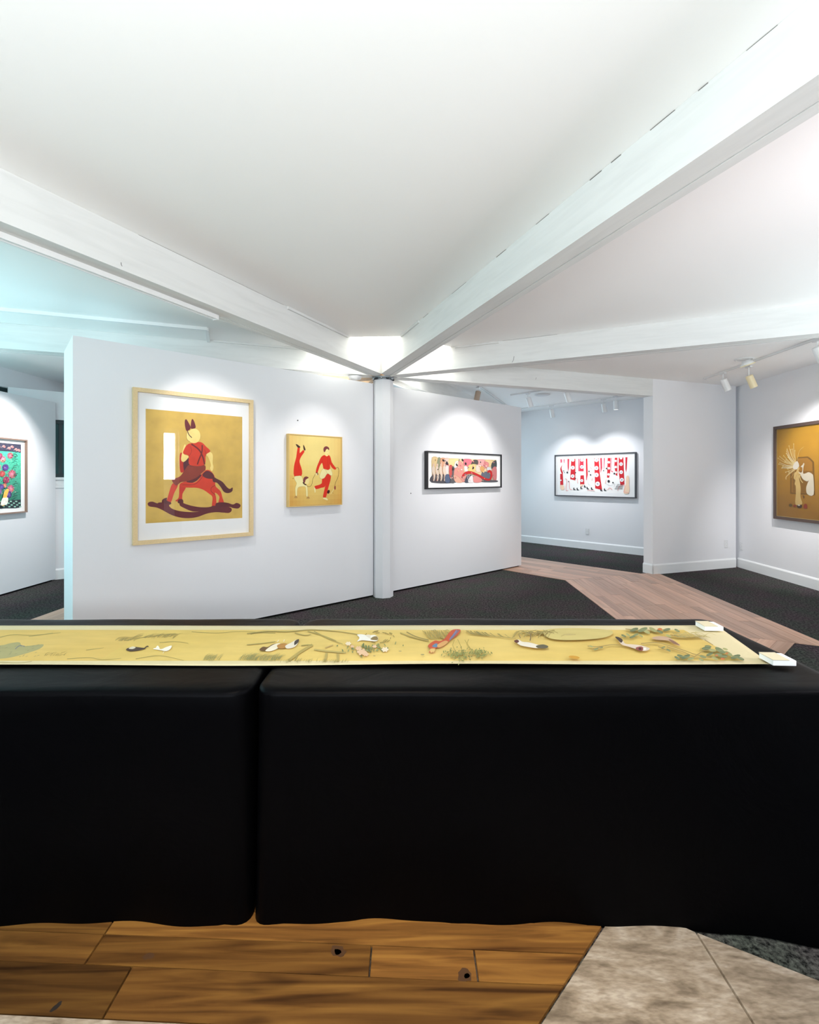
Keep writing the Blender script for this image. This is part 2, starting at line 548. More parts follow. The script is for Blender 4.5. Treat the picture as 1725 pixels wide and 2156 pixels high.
rows = [1.236, 1.372, 1.465, 1.560, 1.660]
joints = [[-1.75, -0.79, None], [-1.75, -0.93, -0.1127, 0.19, None], [-1.75, -0.93, None], [-1.75, -0.4, None]]
for k in range(4):
    js = joints[k]
    for a, c in zip(js, js[1:]):
        g = 0.0012
        def ends(y0, sgn):
            if c is None:
                y = y0
                for _ in range(6):
                    x = left_x(y) - 0.0012; y = row_y(y0, x)
                return x, y
            return c - g, row_y(y0, c - g)
        x0 = a + g
        p = [(x0, row_y(rows[k], x0) + 0.0008), ends(rows[k] + 0.0008, 1), ends(rows[k + 1] - 0.0008, 1), (x0, row_y(rows[k + 1], x0) - 0.0008)]
        bm = plank_mesh(p, 0.0004, 0.0075 + random.uniform(-0.0008, 0.0008), 0.002)
        mk('plank', bm, {(1, 1): 'acacia_wood', (1, 2): 'acacia_wood_light', (1, 3): 'acacia_wood_light', (0, 1): 'acacia_wood', (0, 0): 'acacia_wood_dark', (1, 0): 'acacia_wood', (2, 1): 'acacia_wood_light'}.get((k, js.index(a)), 'acacia_wood'), floor)
def knot(x, y, r, el, rot, mat='slot_dark'):
    best = None
    for o in floor.children:
        if o.name.startswith('plank') and o.data.materials[0].name.startswith('acacia'):
            xs = [v.co for v in o.data.vertices if v.co.z > 0.004]
            if min(v.x for v in xs) < x < max(v.x for v in xs) and min(v.y for v in xs) < y < max(v.y for v in xs):
                best = o
    if not best:
        return
    bm = bmesh.new(); vs = []
    zt = max(v.co.z for v in best.data.vertices) + 0.00025
    for k in range(14):
        a = 2 * PI * k / 14; q = r * random.uniform(0.75, 1.2)
        u, v = q * el * math.cos(a), q * math.sin(a)
        vs.append(bm.verts.new((x + u * math.cos(rot) - v * math.sin(rot), y + u * math.sin(rot) + v * math.cos(rot), zt)))
    bm.faces.new(vs)
    mk('knot', bm, mat, best)


simple('knot_brown', (0.062, 0.026, 0.008), 0.6)
simple('knot_dark', (0.008, 0.004, 0.002), 0.7)
for x, y, r, el, rot, mt in ((-0.21, 1.452, 0.016, 1.5, -0.4, 'knot_brown'), (-0.211, 1.450, 0.009, 1.3, -0.3, 'knot_dark'),
                             (0.155, 1.384, 0.020, 1.1, 1.0, 'knot_brown'), (0.160, 1.380, 0.008, 1.2, 0.5, 'knot_dark'),
                             (-0.76, 1.436, 0.010, 1.6, 0.1, 'knot_brown'), (-0.93, 1.300, 0.007, 2.0, 1.1, 'knot_dark')):
    knot(x, y, r, el, rot, mt)
tiles = [[(-0.255, 0.658), (0.874, 0.658), (0.876, 1.514), (0.81, 1.56), (0.632, 1.56)],
         [(0.877, 0.658), (1.9, 0.658), (1.9, 0.931), (0.8785, 1.511)],
         [(-1.75, 0.655), (-0.258, 0.655), (0.293, 1.221), (-1.75, 1.3105)]]
for t in tiles:
    mk('tile', plank_mesh(t, 0.0004, 0.008, 0.003), 'travertine', floor)

# ------------------------------------------------------------------ ceiling with its eight-sided light well
bm = bmesh.new()
rin = 0.84 / math.cos(PI / 8)
beams_b = [20 + 45 * k for k in range(8)]
inn = [bm.verts.new(pol(b, rin, 0, CEIL)) for b in beams_b]
out = [bm.verts.new(pol(b, 11.5, 0, CEIL)) for b in beams_b]
top = [bm.verts.new(pol(b, rin, 0, CEIL + 0.30)) for b in beams_b]
ot = [bm.verts.new(pol(b, 11.5, 0, CEIL + 0.30)) for b in beams_b]
for k in range(8):
    j = (k + 1) % 8
    bm.faces.new((inn[k], inn[j], out[j], out[k]))
    bm.faces.new((inn[k], top[k], top[j], inn[j]))
    bm.faces.new((top[k], ot[k], ot[j], top[j]))
    bm.faces.new((out[k], out[j], ot[j], ot[k]))
struct('ceiling', bm, 'ceiling_paint')
sky = thing('window_3', 'eight-sided skylight glazed over the centre post', 'skylight'); sky['kind'] = 'structure'
bm = bmesh.new()
bm.faces.new([bm.verts.new(pol(b, rin - 0.01, 0, CEIL + 0.27)) for b in beams_b])
mk('pane', bm, 'clear_glass', sky)
for b in beams_b:
    bm = bmesh.new()
    M = frame_axes(pol(b, 0, 0, 0), bear(b)[0])
    box(bm, 0.06, rin - 0.02, -0.02, 0.02, CEIL + 0.235, CEIL + 0.262, M)
    mk('glazing_bar', bm, 'trim_paint', sky)

# shallow board set on the ceiling beside the left beam
bm = bmesh.new()
d, n = bear(-70)
M = frame_axes(HUB, d)
# left of the beam seen from the hub is the viewer's side
sgn = 1 if (Matrix(M).to_3x3() @ Vector((0, 1, 0))).y < 0 else -1
y0, y1 = sorted((sgn * 0.09, sgn * 0.52))
box(bm, 1.92, 5.3, y0, y1, CEIL - 0.012, CEIL - 0.0005, M)
tr1 = struct('trim_1', bm, 'ceiling_paint')
bm = bmesh.new()
ye = sgn * 0.52
box(bm, 1.90, 5.3, min(ye, ye + sgn * 0.02), max(ye, ye + sgn * 0.02), CEIL - 0.03, CEIL - 0.0005, M)
mk('edge_strip', bm, 'trim_paint', tr1)
bm = bmesh.new()
box(bm, 1.89, 1.915, y0, y1, CEIL - 0.03, CEIL - 0.0005, M)
mk('edge_strip', bm, 'trim_paint', tr1)

# ------------------------------------------------------------------ walls
vr = APO / math.cos(PI / 8)
V = {b: pol(b, vr) for b in beams_b}      # corners of the hall, by bearing
T = 0.15


def full_wall(name, p, q, mat='wall_paint', openings=(), z1=CEIL, t=T):
    bm = bmesh.new()
    r = wall_seg(bm, p, q, t, 0, z1, openings)
    o = struct(name, bm, mat)
    return o, r


def baseboard(name, p, q, h=0.145, t=0.016):
    """on the left-hand side of p->q"""
    d = Vector(q) - Vector(p)
    M = frame_axes((p[0], p[1], 0), d)
    bm = bmesh.new()
    Lw = d.length
    prof = [(0, 0), (t, 0), (t, h - 0.02), (t * 0.6, h - 0.006), (t * 0.35, h), (0, h)]
    a = [bm.verts.new(M @ Vector((0, y, z))) for y, z in prof]
    c = [bm.verts.new(M @ Vector((Lw, y, z))) for y, z in prof]
    k = len(prof)
    bm.faces.new(a); bm.faces.new(c[::-1])
    for i in range(k):
        bm.faces.new((a[i], c[i], c[(i + 1) % k], a[(i + 1) % k]))
    return struct(name, bm, 'trim_paint')


def ccw(b0, b1):
    return V[b0 % 360], V[b1 % 360]


for o_ in list(V):
    V[o_ % 360] = V[o_]
# going round with the room on the left-hand side
full_wall('wall_right', V[65], V[110])
full_wall('wall_far_right', V[110], V[155])
wf_, (Mf_, Lf_) = full_wall('wall_far', V[155], V[200], openings=((0.5, 3.9, 0.85, 2.4),))
full_wall('wall_far_left', V[200], Vector((-5.25, 8.75, 0)))
baseboard('baseboard_far_right', V[110], V[155])
baseboard('baseboard_far', V[155], V[200])
# windows of the near right side, outside the picture; the narrow one is mirrored in the picture glass, the wider is added for fill light
wr, (Mr, Lr) = full_wall('wall_near_right', V[20], V[65], openings=((1.25, 1.56, 0.35, 2.29), (3.05, 4.25, 0.85, 2.45)))
# left side: daylight windows outside the picture, the wall_left one added for ceiling fill, dark glass near the corner
LX = -5.25
vl = Vector((LX, V[290].y - 0.15, 0))
wl = Vector((LX, 8.75, 0))
full_wall('wall_left', wl, vl, openings=((1.90, 3.4, 1.05, 2.57), (3.53, 4.77, 1.35, 2.57)))      # dark window at y 6.85 .. 5.35
lw = V[335] - vl
wn, (Mn, Ln) = full_wall('wall_near_left', vl, V[335], openings=((0.30, 2.20, 0.7, 2.4),))


def window(name, M, a0, a1, b0, b1, glass, fmat, bars=2, label=None):
    w = bpy.data.objects.new(name, None); C.objects.link(w); w['kind'] = 'structure'
    bm = bmesh.new()
    f = 0.05
    for q in ((a0, a1, b0, b0 + f), (a0, a1, b1 - f, b1), (a0, a0 + f, b0 + f, b1 - f), (a1 - f, a1, b0 + f, b1 - f)):
        box(bm, q[0], q[1], -0.11, -0.05, q[2], q[3], M)
    mk('window_frame', bm, fmat, w)
    for k in range(1, bars + 1):
        x = a0 + (a1 - a0) * k / (bars + 1)
        bm = bmesh.new(); box(bm, x - 0.02, x + 0.02, -0.10, -0.06, b0 + f, b1 - f, M)
        mk('mullion', bm, fmat, w)
    for k in range(bars + 1):
        x0 = a0 + (a1 - a0) * k / (bars + 1) + 0.02; x1 = a0 + (a1 - a0) * (k + 1) / (bars + 1) - 0.02
        if k == 0: x0 += 0.03
        if k == bars: x1 -= 0.03
        bm = bmesh.new()
        bm.faces.new([bm.verts.new(M @ Vector((x, -0.08, z))) for x, z in ((x0, b0 + f), (x1, b0 + f), (x1, b1 - f), (x0, b1 - f))])
        mk('pane', bm, glass, w)
    return w


Ml = frame_axes((wl.x, wl.y, 0), vl - wl)
window('window_6', Mr, 1.25, 1.56, 0.35, 2.29, 'clear_glass', 'trim_paint', 0)
window('fill_window_right', Mr, 3.05, 4.25, 0.85, 2.45, 'clear_glass', 'trim_paint', 1)  # added window that goes with the right-hand fill light
window('window_8', Mf_, 0.5, 3.9, 0.85, 2.4, 'clear_glass', 'trim_paint', 3)
window('fill_window_left', Ml, 3.53, 4.77, 1.35, 2.57, 'window_glass', 'window_frame_dark', 0)  # opening added to go with the left ceiling fill
window('window_1', Ml, 1.90, 3.4, 1.05, 2.57, 'dark_window_glass', 'window_frame_dark', 1)
window('window_2', Mn, 0.30, 2.20, 0.7, 2.4, 'window_glass', 'trim_paint', 1)

# low return wall behind the flower picture, with a narrow dark window and its sill
q0 = Vector((-5.22, 6.42, 0)); q1 = q0 + Vector((0.737, 0.676, 0)) * 2.0
ul = Vector((0.737, 0.676, 0))
bm = bmesh.new()
Mz = frame_axes((q1.x, q1.y, 0), q0 - q1)
u_of = lambda x, y: ((Vector((x, y, 0)) - q1).dot(-ul))
# window spans from x/y = -.727 to beyond
wa = 2.0 - 0.74; wb = 2.0 - 0.40
wall_seg(bm, q1, q0, 0.12, 0, 2.575, ((wa, wb, 1.40, 2.19),))
struct('wall_return', bm, 'wall_paint')
baseboard('baseboard_left', q1, q0)
w4 = window('window_4', Mz, wa, wb, 1.40, 2.19, 'dark_window_glass', 'window_frame_dark', 1)
bm = bmesh.new(); box(bm, wa - 0.06, wb + 0.06, -0.04, 0.03, 1.365, 1.40, Mz)
mk('sill', bm, 'trim_paint', w4)
bm = bmesh.new(); box(bm, wa - 0.05, wb + 0.05, 0.0, 0.012, 1.255, 1.362, Mz)
mk('apron', bm, 'trim_paint', w4)

# wing wall under the right beam, ending at the opening to the far room
dD, nD = bear(110)
Mw = frame_axes(pol(110, 0), dD)
bm = bmesh.new(); box(bm, 4.037, vr - 0.085, -0.085, 0.085, 0, CEIL, Mw)
struct('wall_wing', bm, 'wall_paint')
baseboard('baseboard_wing', pol(110, vr - 0.10, -0.085), pol(110, 4.037 - 0.016, -0.085))
baseboard('baseboard_wing_end', pol(110, 4.037, -0.101), pol(110, 4.037, 0.085))
baseboard('baseboard_right', V[65], V[110] - (V[110] - V[65]).normalized() * 0.09)

# entry behind the viewer
eL, eR, eY = V[335], V[20], -2.05
full_wall('wall_entry_left', eL, Vector((-2.9, eY, 0)))
we, (Me, Le) = full_wall('wall_entry_back', Vector((-2.9, eY, 0)), Vector((1.9, eY, 0)), openings=((0.3, 4.5, 0.9, 2.6),))
full_wall('wall_entry_right', Vector((1.9, eY, 0)), eR)
window('window_5', Me, 0.3, 4.5, 0.9, 2.6, 'clear_glass', 'trim_paint', 3)

# ------------------------------------------------------------------ centre post
post = thing('centre_post', 'white eight-sided post standing at the hub of the ceiling beams', 'post', HUB)
bm = bmesh.new()
prism(bm, [(0.119 * math.cos(2 * PI * k / 8 - PI / 2), 0.119 * math.sin(2 * PI * k / 8 - PI / 2)) for k in range(8)], 0, 2.535)
mk('shaft', bm, 'partition_paint', post)
bm = bmesh.new()
lathe(bm, [(0.100, 2.535), (0.100, 2.558), (0.130, 2.558), (0.130, 2.574)], 32)
mk('bracket_plate', bm, 'steel', post)
for k in range(10):
    a = 2 * PI * k / 10 + 0.2
    bm = bmesh.new()
    lathe(bm, [(0.012, 2.541), (0.016, 2.545), (0.016, 2.557)], 6, Matrix.Translation((0.117 * math.cos(a), 0.117 * math.sin(a), 0)))
    mk('bolt', bm, 'chrome' if k % 2 else 'dark_steel', post)

# ------------------------------------------------------------------ the eight radiating beams
beam_labels = {
    20: 'white ceiling beam rising from the post toward the upper right corner',
    65: 'white ceiling beam running right from the post above the right-hand track',
    110: 'white ceiling beam forming the header over the opening to the far room',
    155: 'white ceiling beam behind the post, above the right-hand partition',
    200: 'white ceiling beam hidden mostly behind the post',
    245: 'white ceiling beam behind the left-hand partition',
    290: 'white ceiling beam seen over the top of the left-hand partition',
    335: 'white ceiling beam with a light track under it, running to the left edge'}
for b in beams_b:
    d, n = bear(b)
    R1 = 4.036 if b == 110 else (4.9 if b == 290 else vr - 0.02)
    if b == 245: R1 = 5.3
    be = tag(bpy.data.objects.new('ceiling_beam', None), beam_labels[b], 'beam', 'beams radiating from the post')
    C.objects.link(be)
    M = frame_axes(HUB, d)
    be.matrix_world = M
    bm = bmesh.new()
    # cross-section at full width, with a narrow groove in the underside; wedge-shaped at the hub
    h0, h1 = BEAM_Z, CEIL - 0.0005
    sg = 1 if b in (335, 290, 245, 200) else 1
    sec = [(-0.085, h0), (0.028, h0), (0.028, h0 + 0.010), (0.036, h0 + 0.010), (0.036, h0), (0.085, h0), (0.085, h1), (-0.085, h1)]
    if b in (335, 290):
        sec = [(-y, z) for y, z in sec][::-1]
    far = [bm.verts.new((R1, y, z)) for y, z in sec]
    near = [bm.verts.new((max(0.02, abs(y) / math.tan(PI / 8) + 0.002), y, z)) for y, z in sec]
    k = len(sec)
    bm.faces.new(far)
    for i in range(k):
        bm.faces.new((near[i], far[i], far[(i + 1) % k], near[(i + 1) % k]))
    mk('timber', bm, 'cedar_wood' if b in (200, 245) else 'painted_beam', be)
    for s in (-1, 1):
        bm = bmesh.new()
        a, c = sorted((s * 0.085, s * 0.103))
        box(bm, rin + 0.02, rin + (0.95 if b in (335, 290) else 0.5), a, c, CEIL - 0.022, CEIL - 0.0008)
        mk('top_moulding', bm, 'painted_beam', be)

# thin dark checks in the beams
def check(b, r, z, side, ln=0.09, tilt=0.35):
    M = frame_axes(HUB, bear(b)[0])
    bm = bmesh.new()
    y = side * 0.0853
    pts = [(r, z), (r + ln * 0.25, z + ln * 0.4), (r + ln * tilt, z + ln)]
    for (x0, z0), (x1, z1) in zip(pts, pts[1:]):
        v = [bm.verts.new((x, y, zz)) for x, zz in ((x0 - 0.002, z0), (x0 + 0.002, z0), (x1 + 0.002, z1), (x1 - 0.002, z1))]
        bm.faces.new(v)
    for be in [o for o in C.objects if o.name.startswith('ceiling_beam')]:
        if be['label'] == beam_labels[b]:
            o = mk('crack', bm, 'slot_dark', be)
            return o
    bm.free()


check(65, 1.55, BEAM_Z + 0.01, -1, 0.06)
check(65, 5.0, BEAM_Z + 0.03, -1, 0.09)
check(110, 2.05, BEAM_Z + 0.10, -1, 0.03)
check(335, 3.3, BEAM_Z + 0.02, 1, 0.02)

simple('joint_grey', (0.16, 0.155, 0.15), 0.8)


def gap(b, r0, r1, side, h=0.0035):
    bm = bmesh.new()
    y0, y1 = sorted((side * 0.0845, side * 0.0858))
    box(bm, r0, r1, y0, y1, CEIL - 0.0008 - h * 0.6, CEIL - 0.0008)
    for be in [o for o in C.objects if o.name.startswith('ceiling_beam')]:
        if be['label'] == beam_labels[b]:
            return mk('joint_gap', bm, 'joint_grey', be)


# open joints where the right beam meets the ceiling; side is found from where the viewer stands
vs_ = lambda b: 1 if (pol(b, 2, 1) - Vector((0, 0, 0))).length < (pol(b, 2, -1)).length else -1
sB = -1
for r0, r1, h in ((1.5, 1.62, 0.005), (2.1, 2.35, 0.003), (2.78, 2.9, 0.006), (3.22, 3.34, 0.004), (3.66, 3.74, 0.007), (3.80, 3.86, 0.007), (4.02, 4.14, 0.005), (4.24, 4.28, 0.006), (4.42, 4.52, 0.003)):
    gap(20, r0, r1, sB, h)
gap(335, 1.9, 3.2, 1, 0.002)
gap(65, 1.45, 2.0, -1, 0.003)

# ------------------------------------------------------------------ partitions
MP = Matrix(((DP.x, -NP.x, 0, P0.x), (DP.y, -NP.y, 0, P0.y), (0, 0, 1, 0), (0, 0, 0, 1)))   # x along, y into the panel


def partition(name, s0, s1, thick, z1, label, M, skew=0.0):
    t = thing(name, label, 'partition'); t.matrix_world = M @ Matrix.Translation((s0, 0, 0))
    bm = bmesh.new(); prism(bm, [(0, 0), (s1 - s0, 0), (s1 - s0, thick), (skew, thick)], 0.022, z1)
    mk('panel', bm, 'partition_paint', t)
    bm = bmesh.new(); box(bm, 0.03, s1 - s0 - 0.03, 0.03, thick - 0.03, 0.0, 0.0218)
    mk('plinth', bm, 'shadow_gap_black', t)  # near-black colour stands for the shade in the gap under the panel
    return t


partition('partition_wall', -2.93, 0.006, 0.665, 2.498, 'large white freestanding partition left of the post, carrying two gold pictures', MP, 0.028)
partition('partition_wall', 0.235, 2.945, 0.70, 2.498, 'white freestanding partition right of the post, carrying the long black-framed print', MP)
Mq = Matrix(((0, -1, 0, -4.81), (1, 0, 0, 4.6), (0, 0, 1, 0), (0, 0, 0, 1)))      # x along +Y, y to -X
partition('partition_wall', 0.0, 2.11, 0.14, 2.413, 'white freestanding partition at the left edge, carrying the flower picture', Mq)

# ------------------------------------------------------------------ painted pictures


def homog(src, dst):
    A = []; b = []
    for (x, y), (u, v) in zip(src, dst):
        A.append([x, y, 1, 0, 0, 0, -u * x, -u * y]); b.append(u)
        A.append([0, 0, 0, x, y, 1, -v * x, -v * y]); b.append(v)
    h = np.linalg.solve(np.array(A, float), np.array(b, float))

    def f(p):
        w = h[6] * p[0] + h[7] * p[1] + 1
        return ((h[0] * p[0] + h[1] * p[1] + h[2]) / w, (h[3] * p[0] + h[4] * p[1] + h[5]) / w)
    return f


def smooth_closed(pts, n=4):
    out = []; k = len(pts)
    for i in range(k):
        p0, p1, p2, p3 = pts[i - 1], pts[i], pts[(i + 1) % k], pts[(i + 2) % k]
        for j in range(n):
            t = j / n
            out.append(tuple(0.5 * (2 * p1[a] + (p2[a] - p0[a]) * t + (2 * p0[a] - 5 * p1[a] + 4 * p2[a] - p3[a]) * t * t + (3 * p1[a] - p0[a] - 3 * p2[a] + p3[a]) * t ** 3) for a in (0, 1)))
    return out


def smooth_open(pts, n=5):
    out = []; k = len(pts)
    for i in range(k - 1):
        p0, p1, p2, p3 = pts[max(0, i - 1)], pts[i], pts[i + 1], pts[min(k - 1, i + 2)]
        for j in range(n):
            t = j / n
            out.append(tuple(0.5 * (2 * p1[a] + (p2[a] - p0[a]) * t + (2 * p0[a] - 5 * p1[a] + 4 * p2[a] - p3[a]) * t * t + (3 * p1[a] - p0[a] - 3 * p2[a] + p3[a]) * t ** 3) for a in (0, 1)))
    out.append(tuple(pts[-1]))
    return out


class Art:
    """flat printed shapes; each shape lies a hair above the one before it"""

    def __init__(self, T=None, gain=1.0, step=0.00006, clip=None):
        self.T = T or (lambda p: p); self.v = []; self.f = []; self.c = []; self.lv = 0
        self.gain = gain; self.step = step; self.clip = clip

    def col(self, c):
        return tuple(min(0.95, x * self.gain) for x in lin(c)) + (1,)

    def _add(self, pts, col, tris=None):
        if self.clip:
            x0, x1, y0, y1 = self.clip
            pts = [(min(max(x, x0), x1), min(max(y, y0), y1)) for x, y in pts]
        self.lv += 1
        w = self.lv * self.step
        if tris is None:
            tris = tessellate_polygon([[Vector((p[0], p[1], 0)) for p in pts]])
        i0 = len(self.v)
        self.v += [(*self.T(p), w) for p in pts]
        c = self.col(col)
        for t in tris:
            self.f.append(tuple(i0 + i for i in t)); self.c.append(c)

    def poly(self, pts, col, smooth=True, n=4):
        self._add(smooth_closed(pts, n) if smooth else pts, col)

    def rect(self, x0, y0, x1, y1, col):
        self._add([(x0, y0), (x1, y0), (x1, y1), (x0, y1)], col)

    def ell(self, cx, cy, rx, ry, col, rot=0.0, n=18):
        cr, sr = math.cos(rot), math.sin(rot)
        self._add([(cx + rx * math.cos(2 * PI * k / n) * cr - ry * math.sin(2 * PI * k / n) * sr,
                    cy + rx * math.cos(2 * PI * k / n) * sr + ry * math.sin(2 * PI * k / n) * cr) for k in range(n)], col)

    def stroke(self, pts, w, col, smooth=True, taper=0.0):
        q = smooth_open(pts) if smooth and len(pts) > 2 else pts
        a, b = [], []
        for i, p in enumerate(q):
            p0, p1 = q[max(0, i - 1)], q[min(len(q) - 1, i + 1)]
            dx, dy = p1[0] - p0[0], p1[1] - p0[1]; L = math.hypot(dx, dy) or 1
            hw = w / 2 * (1 - taper * i / (len(q) - 1))
            a.append((p[0] - dy / L * hw, p[1] + dx / L * hw)); b.append((p[0] + dy / L * hw, p[1] - dx / L * hw))
        m = len(q); tris = []
        for i in range(m - 1):
            tris += [(i, i + 1, m + i + 1), (i, m + i + 1, m + i)]
        self._add(a + b, col, tris)

    def outline(self, pts, w, col):
        s = smooth_closed(pts, 4)
        self.stroke(s + [s[0]], w, col, smooth=False)

    def grad(self, quad, cols, nx=10, ny=10):
        """field of pigment between four corners TL TR BR BL with a colour function cols(u, v)"""
        self.lv += 1; w = self.lv * self.step
        TL, TR, BR, BL = quad
        i0 = len(self.v)
        for j in range(ny + 1):
            for i in range(nx + 1):
                u, v = i / nx, j / ny
                x = (TL[0] * (1 - u) + TR[0] * u) * (1 - v) + (BL[0] * (1 - u) + BR[0] * u) * v
                y = (TL[1] * (1 - u) + TR[1] * u) * (1 - v) + (BL[1] * (1 - u) + BR[1] * u) * v
                self.v.append((*self.T((x, y)), w))
        for j in range(ny):
            for i in range(nx):
                k = i0 + j * (nx + 1) + i
                self.f.append((k, k + 1, k + nx + 2, k + nx + 1)); self.c.append(self.col(cols((i + .5) / nx, (j + .5) / ny)))

    def build(self, name, mat, parent, lift=0.0, axes='wall'):
        me = bpy.data.meshes.new(name)
        if axes == 'wall':
            vs = [(u, -(w + lift), v) for u, v, w in self.v]
        else:
            vs = [(u, v, w + lift) for u, v, w in self.v]
        me.from_pydata(vs, [], self.f); me.update()
        want = Vector((0, -1, 0)) if axes == 'wall' else Vector((0, 0, 1))
        flip = [p.index for p in me.polygons if p.normal.dot(want) < 0]
        if flip:
            bmx = bmesh.new(); bmx.from_mesh(me); bmx.faces.ensure_lookup_table()
            bmesh.ops.reverse_faces(bmx, faces=[bmx.faces[i] for i in flip]); bmx.to_mesh(me); bmx.free()
        at = me.color_attributes.new('pigment', 'FLOAT_COLOR', 'CORNER')
        buf = np.empty(len(me.loops) * 4, dtype=np.float32)
        for p, c in zip(me.polygons, self.c):
            for li in range(p.loop_start, p.loop_start + p.loop_total):
                buf[li * 4:li * 4 + 4] = c
        at.data.foreach_set('color', buf)
        me.materials.append(MATS[mat])
        o = bpy.data.objects.new(name, me); C.objects.link(o); o.parent = parent
        return o


def frame_bars(t, w, h, fw, fd, mat, names=True, back=0.0):
    """mitred frame bars as one part; local x across, z up, -y out of the wall; origin bottom left"""
    bm = bmesh.new()
    def bar(q):
        lo = [bm.verts.new((x, -back, z)) for x, z in q]; hi = [bm.verts.new((x, -fd, z)) for x, z in q]
        bm.faces.new(lo); bm.faces.new(hi[::-1])
        for i in range(4):
            bm.faces.new((lo[i], hi[i], hi[(i + 1) % 4], lo[(i + 1) % 4]))
    bar([(0, 0), (w, 0), (w - fw, fw), (fw, fw)])
    bar([(0, h), (fw, h - fw), (w - fw, h - fw), (w, h)])
    bar([(0, 0), (fw, fw), (fw, h - fw), (0, h)])
    bar([(w, 0), (w, h), (w - fw, h - fw), (w - fw, fw)])
    return mk('frame', bm, mat, t)


def sheet(t, name, x0, x1, z0, z1, y0, y1, mat):
    bm = bmesh.new(); box(bm, x0, x1, -y1, -y0, z0, z1)
    return mk(name, bm, mat, t)


def pane(t, x0, x1, z0, z1, y):
    bm = bmesh.new()
    bm.faces.new([bm.verts.new((x, -y, z)) for x, z in ((x0, z0), (x1, z0), (x1, z1), (x0, z1))])
    return mk('glazing', bm, 'picture_glass', t)


def pic_root(name, label, M, x, z, w=0.0):
    t = thing(name, label, 'picture'); t.matrix_world = M @ Matrix.Translation((x, -0.001 - w, z))
    return t


K = 0.985
zz = lambda z: CZ + (z - CZ) * K

# --- 1: child on a rocking horse, gold print, pale wood frame
x0, x1, z0, z1 = -2.560 * K, -1.507 * K, zz(0.830), zz(2.155)
t = pic_root('framed_picture', 'tall pale-wood framed print of a child on a red rocking horse', MP, x0, z0)
W, Hh = x1 - x0, z1 - z0
frame_bars(t, W, Hh, 0.034, 0.042, 'pale_wood_frame')
sheet(t, 'mat_board', 0.030, W - 0.030, 0.030, Hh - 0.030, 0.004, 0.014, 'mat_board')
px0, px1, pz0, pz1 = -2.458 * K - x0, -1.608 * K - x0, zz(1.007) - z0, zz(1.985) - z0
T1 = homog([(292, 440), (1390, 525), (1398, 1668), (308, 1740)], [(px0, pz1), (px1, pz1), (px1, pz0), (px0, pz0)])
A = Art(T1, 0.92)
A.grad([(292, 440), (1390, 525), (1398, 1668), (308, 1740)], lambda u, v: (208, 172, 88), 12, 12)
red, mar, skin, dk = (206, 62, 42), (100, 40, 46), (240, 214, 132), (70, 34, 34)
A.poly([(700, 1488), (740, 1510), (830, 1537), (940, 1552), (1040, 1545), (1105, 1505), (1220, 1498), (1290, 1517), (1330, 1500), (1368, 1512), (1378, 1535), (1350, 1562), (1290, 1557), (1250, 1545), (1150, 1562), (1050, 1580), (950, 1596), (840, 1600), (740, 1562), (690, 1530)], (98, 40, 46))
A.poly([(328, 1520), (345, 1499), (385, 1494), (435, 1512), (452, 1504), (500, 1500), (560, 1505), (590, 1518), (570, 1534), (600, 1568), (680, 1595), (800, 1607), (900, 1602), (1000, 1578), (1060, 1560), (1150, 1562), (1235, 1545), (1275, 1562), (1275, 1592), (1245, 1613), (1180, 1610), (1100, 1606), (1000, 1622), (900, 1660), (800, 1676), (700, 1670), (600, 1642), (500, 1590), (430, 1560), (350, 1548)], mar)
A.poly([(605, 1290), (668, 1300), (625, 1400), (590, 1500), (545, 1500), (560, 1420)], red)
A.poly([(488, 1490), (500, 1465), (545, 1448), (545, 1480), (590, 1500), (585, 1520), (500, 1508)], (88, 36, 40))
A.poly([(690, 1290), (758, 1325), (722, 1400), (716, 1475), (690, 1490), (640, 1482), (680, 1440)], (196, 56, 44))
A.poly([(680, 1465), (725, 1468), (725, 1512), (670, 1505)], (88, 36, 40))
A.poly([(690, 945), (745, 960), (770, 1040), (740, 1140), (700, 1160), (685, 1080)], (190, 52, 42))
A.poly([(775, 975), (805, 1105), (760, 1130), (735, 1140), (728, 1040)], (86, 42, 52))
A.poly([(695, 1285), (770, 1262), (850, 1275), (905, 1235), (940, 1170), (1000, 1128), (1060, 1165), (1092, 1235), (1092, 1310), (1150, 1368), (1172, 1440), (1187, 1500), (1130, 1500), (1138, 1430), (1088, 1385), (1102, 1450), (1100, 1548), (1055, 1548), (1060, 1440), (1020, 1398), (950, 1352), (880, 1333), (800, 1332), (700, 1325)], red)
A.poly([(1050, 1540), (1105, 1540), (1100, 1600), (1060, 1600)], mar)
A.poly([(1110, 1500), (1220, 1498), (1225, 1540), (1105, 1545)], (92, 38, 44))
A.poly([(945, 1178), (1000, 1140), (1062, 1172), (1075, 1225), (1010, 1228), (960, 1210)], (92, 42, 48))
A.poly([(765, 1258), (880, 1195), (935, 1185), (895, 1240), (850, 1270), (805, 1276)], (92, 42, 48))
A.poly([(1062, 1208), (1110, 1230), (1172, 1264), (1220, 1320), (1255, 1342), (1285, 1326), (1282, 1368), (1240, 1389), (1190, 1377), (1150, 1320), (1110, 1275), (1065, 1262)], (88, 42, 46))
A.stroke([(720, 1300), (850, 1295), (920, 1240), (985, 1140)], 4, dk)
A.stroke([(1092, 1300), (1048, 1330), (1045, 1370), (1090, 1410)], 4, dk)
A.poly([(800, 1072), (960, 1072), (978, 1125), (955, 1150), (870, 1222), (760, 1262), (700, 1272), (650, 1310), (612, 1275), (605, 1240), (690, 1205), (745, 1130)], (136, 58, 46))
A.stroke([(800, 1090), (960, 1082)], 3, dk)
A.poly([(985, 955), (1025, 925), (1058, 960), (1058, 1050), (1068, 1100), (1052, 1142), (1030, 1112), (1038, 1070), (1010, 990)], skin)
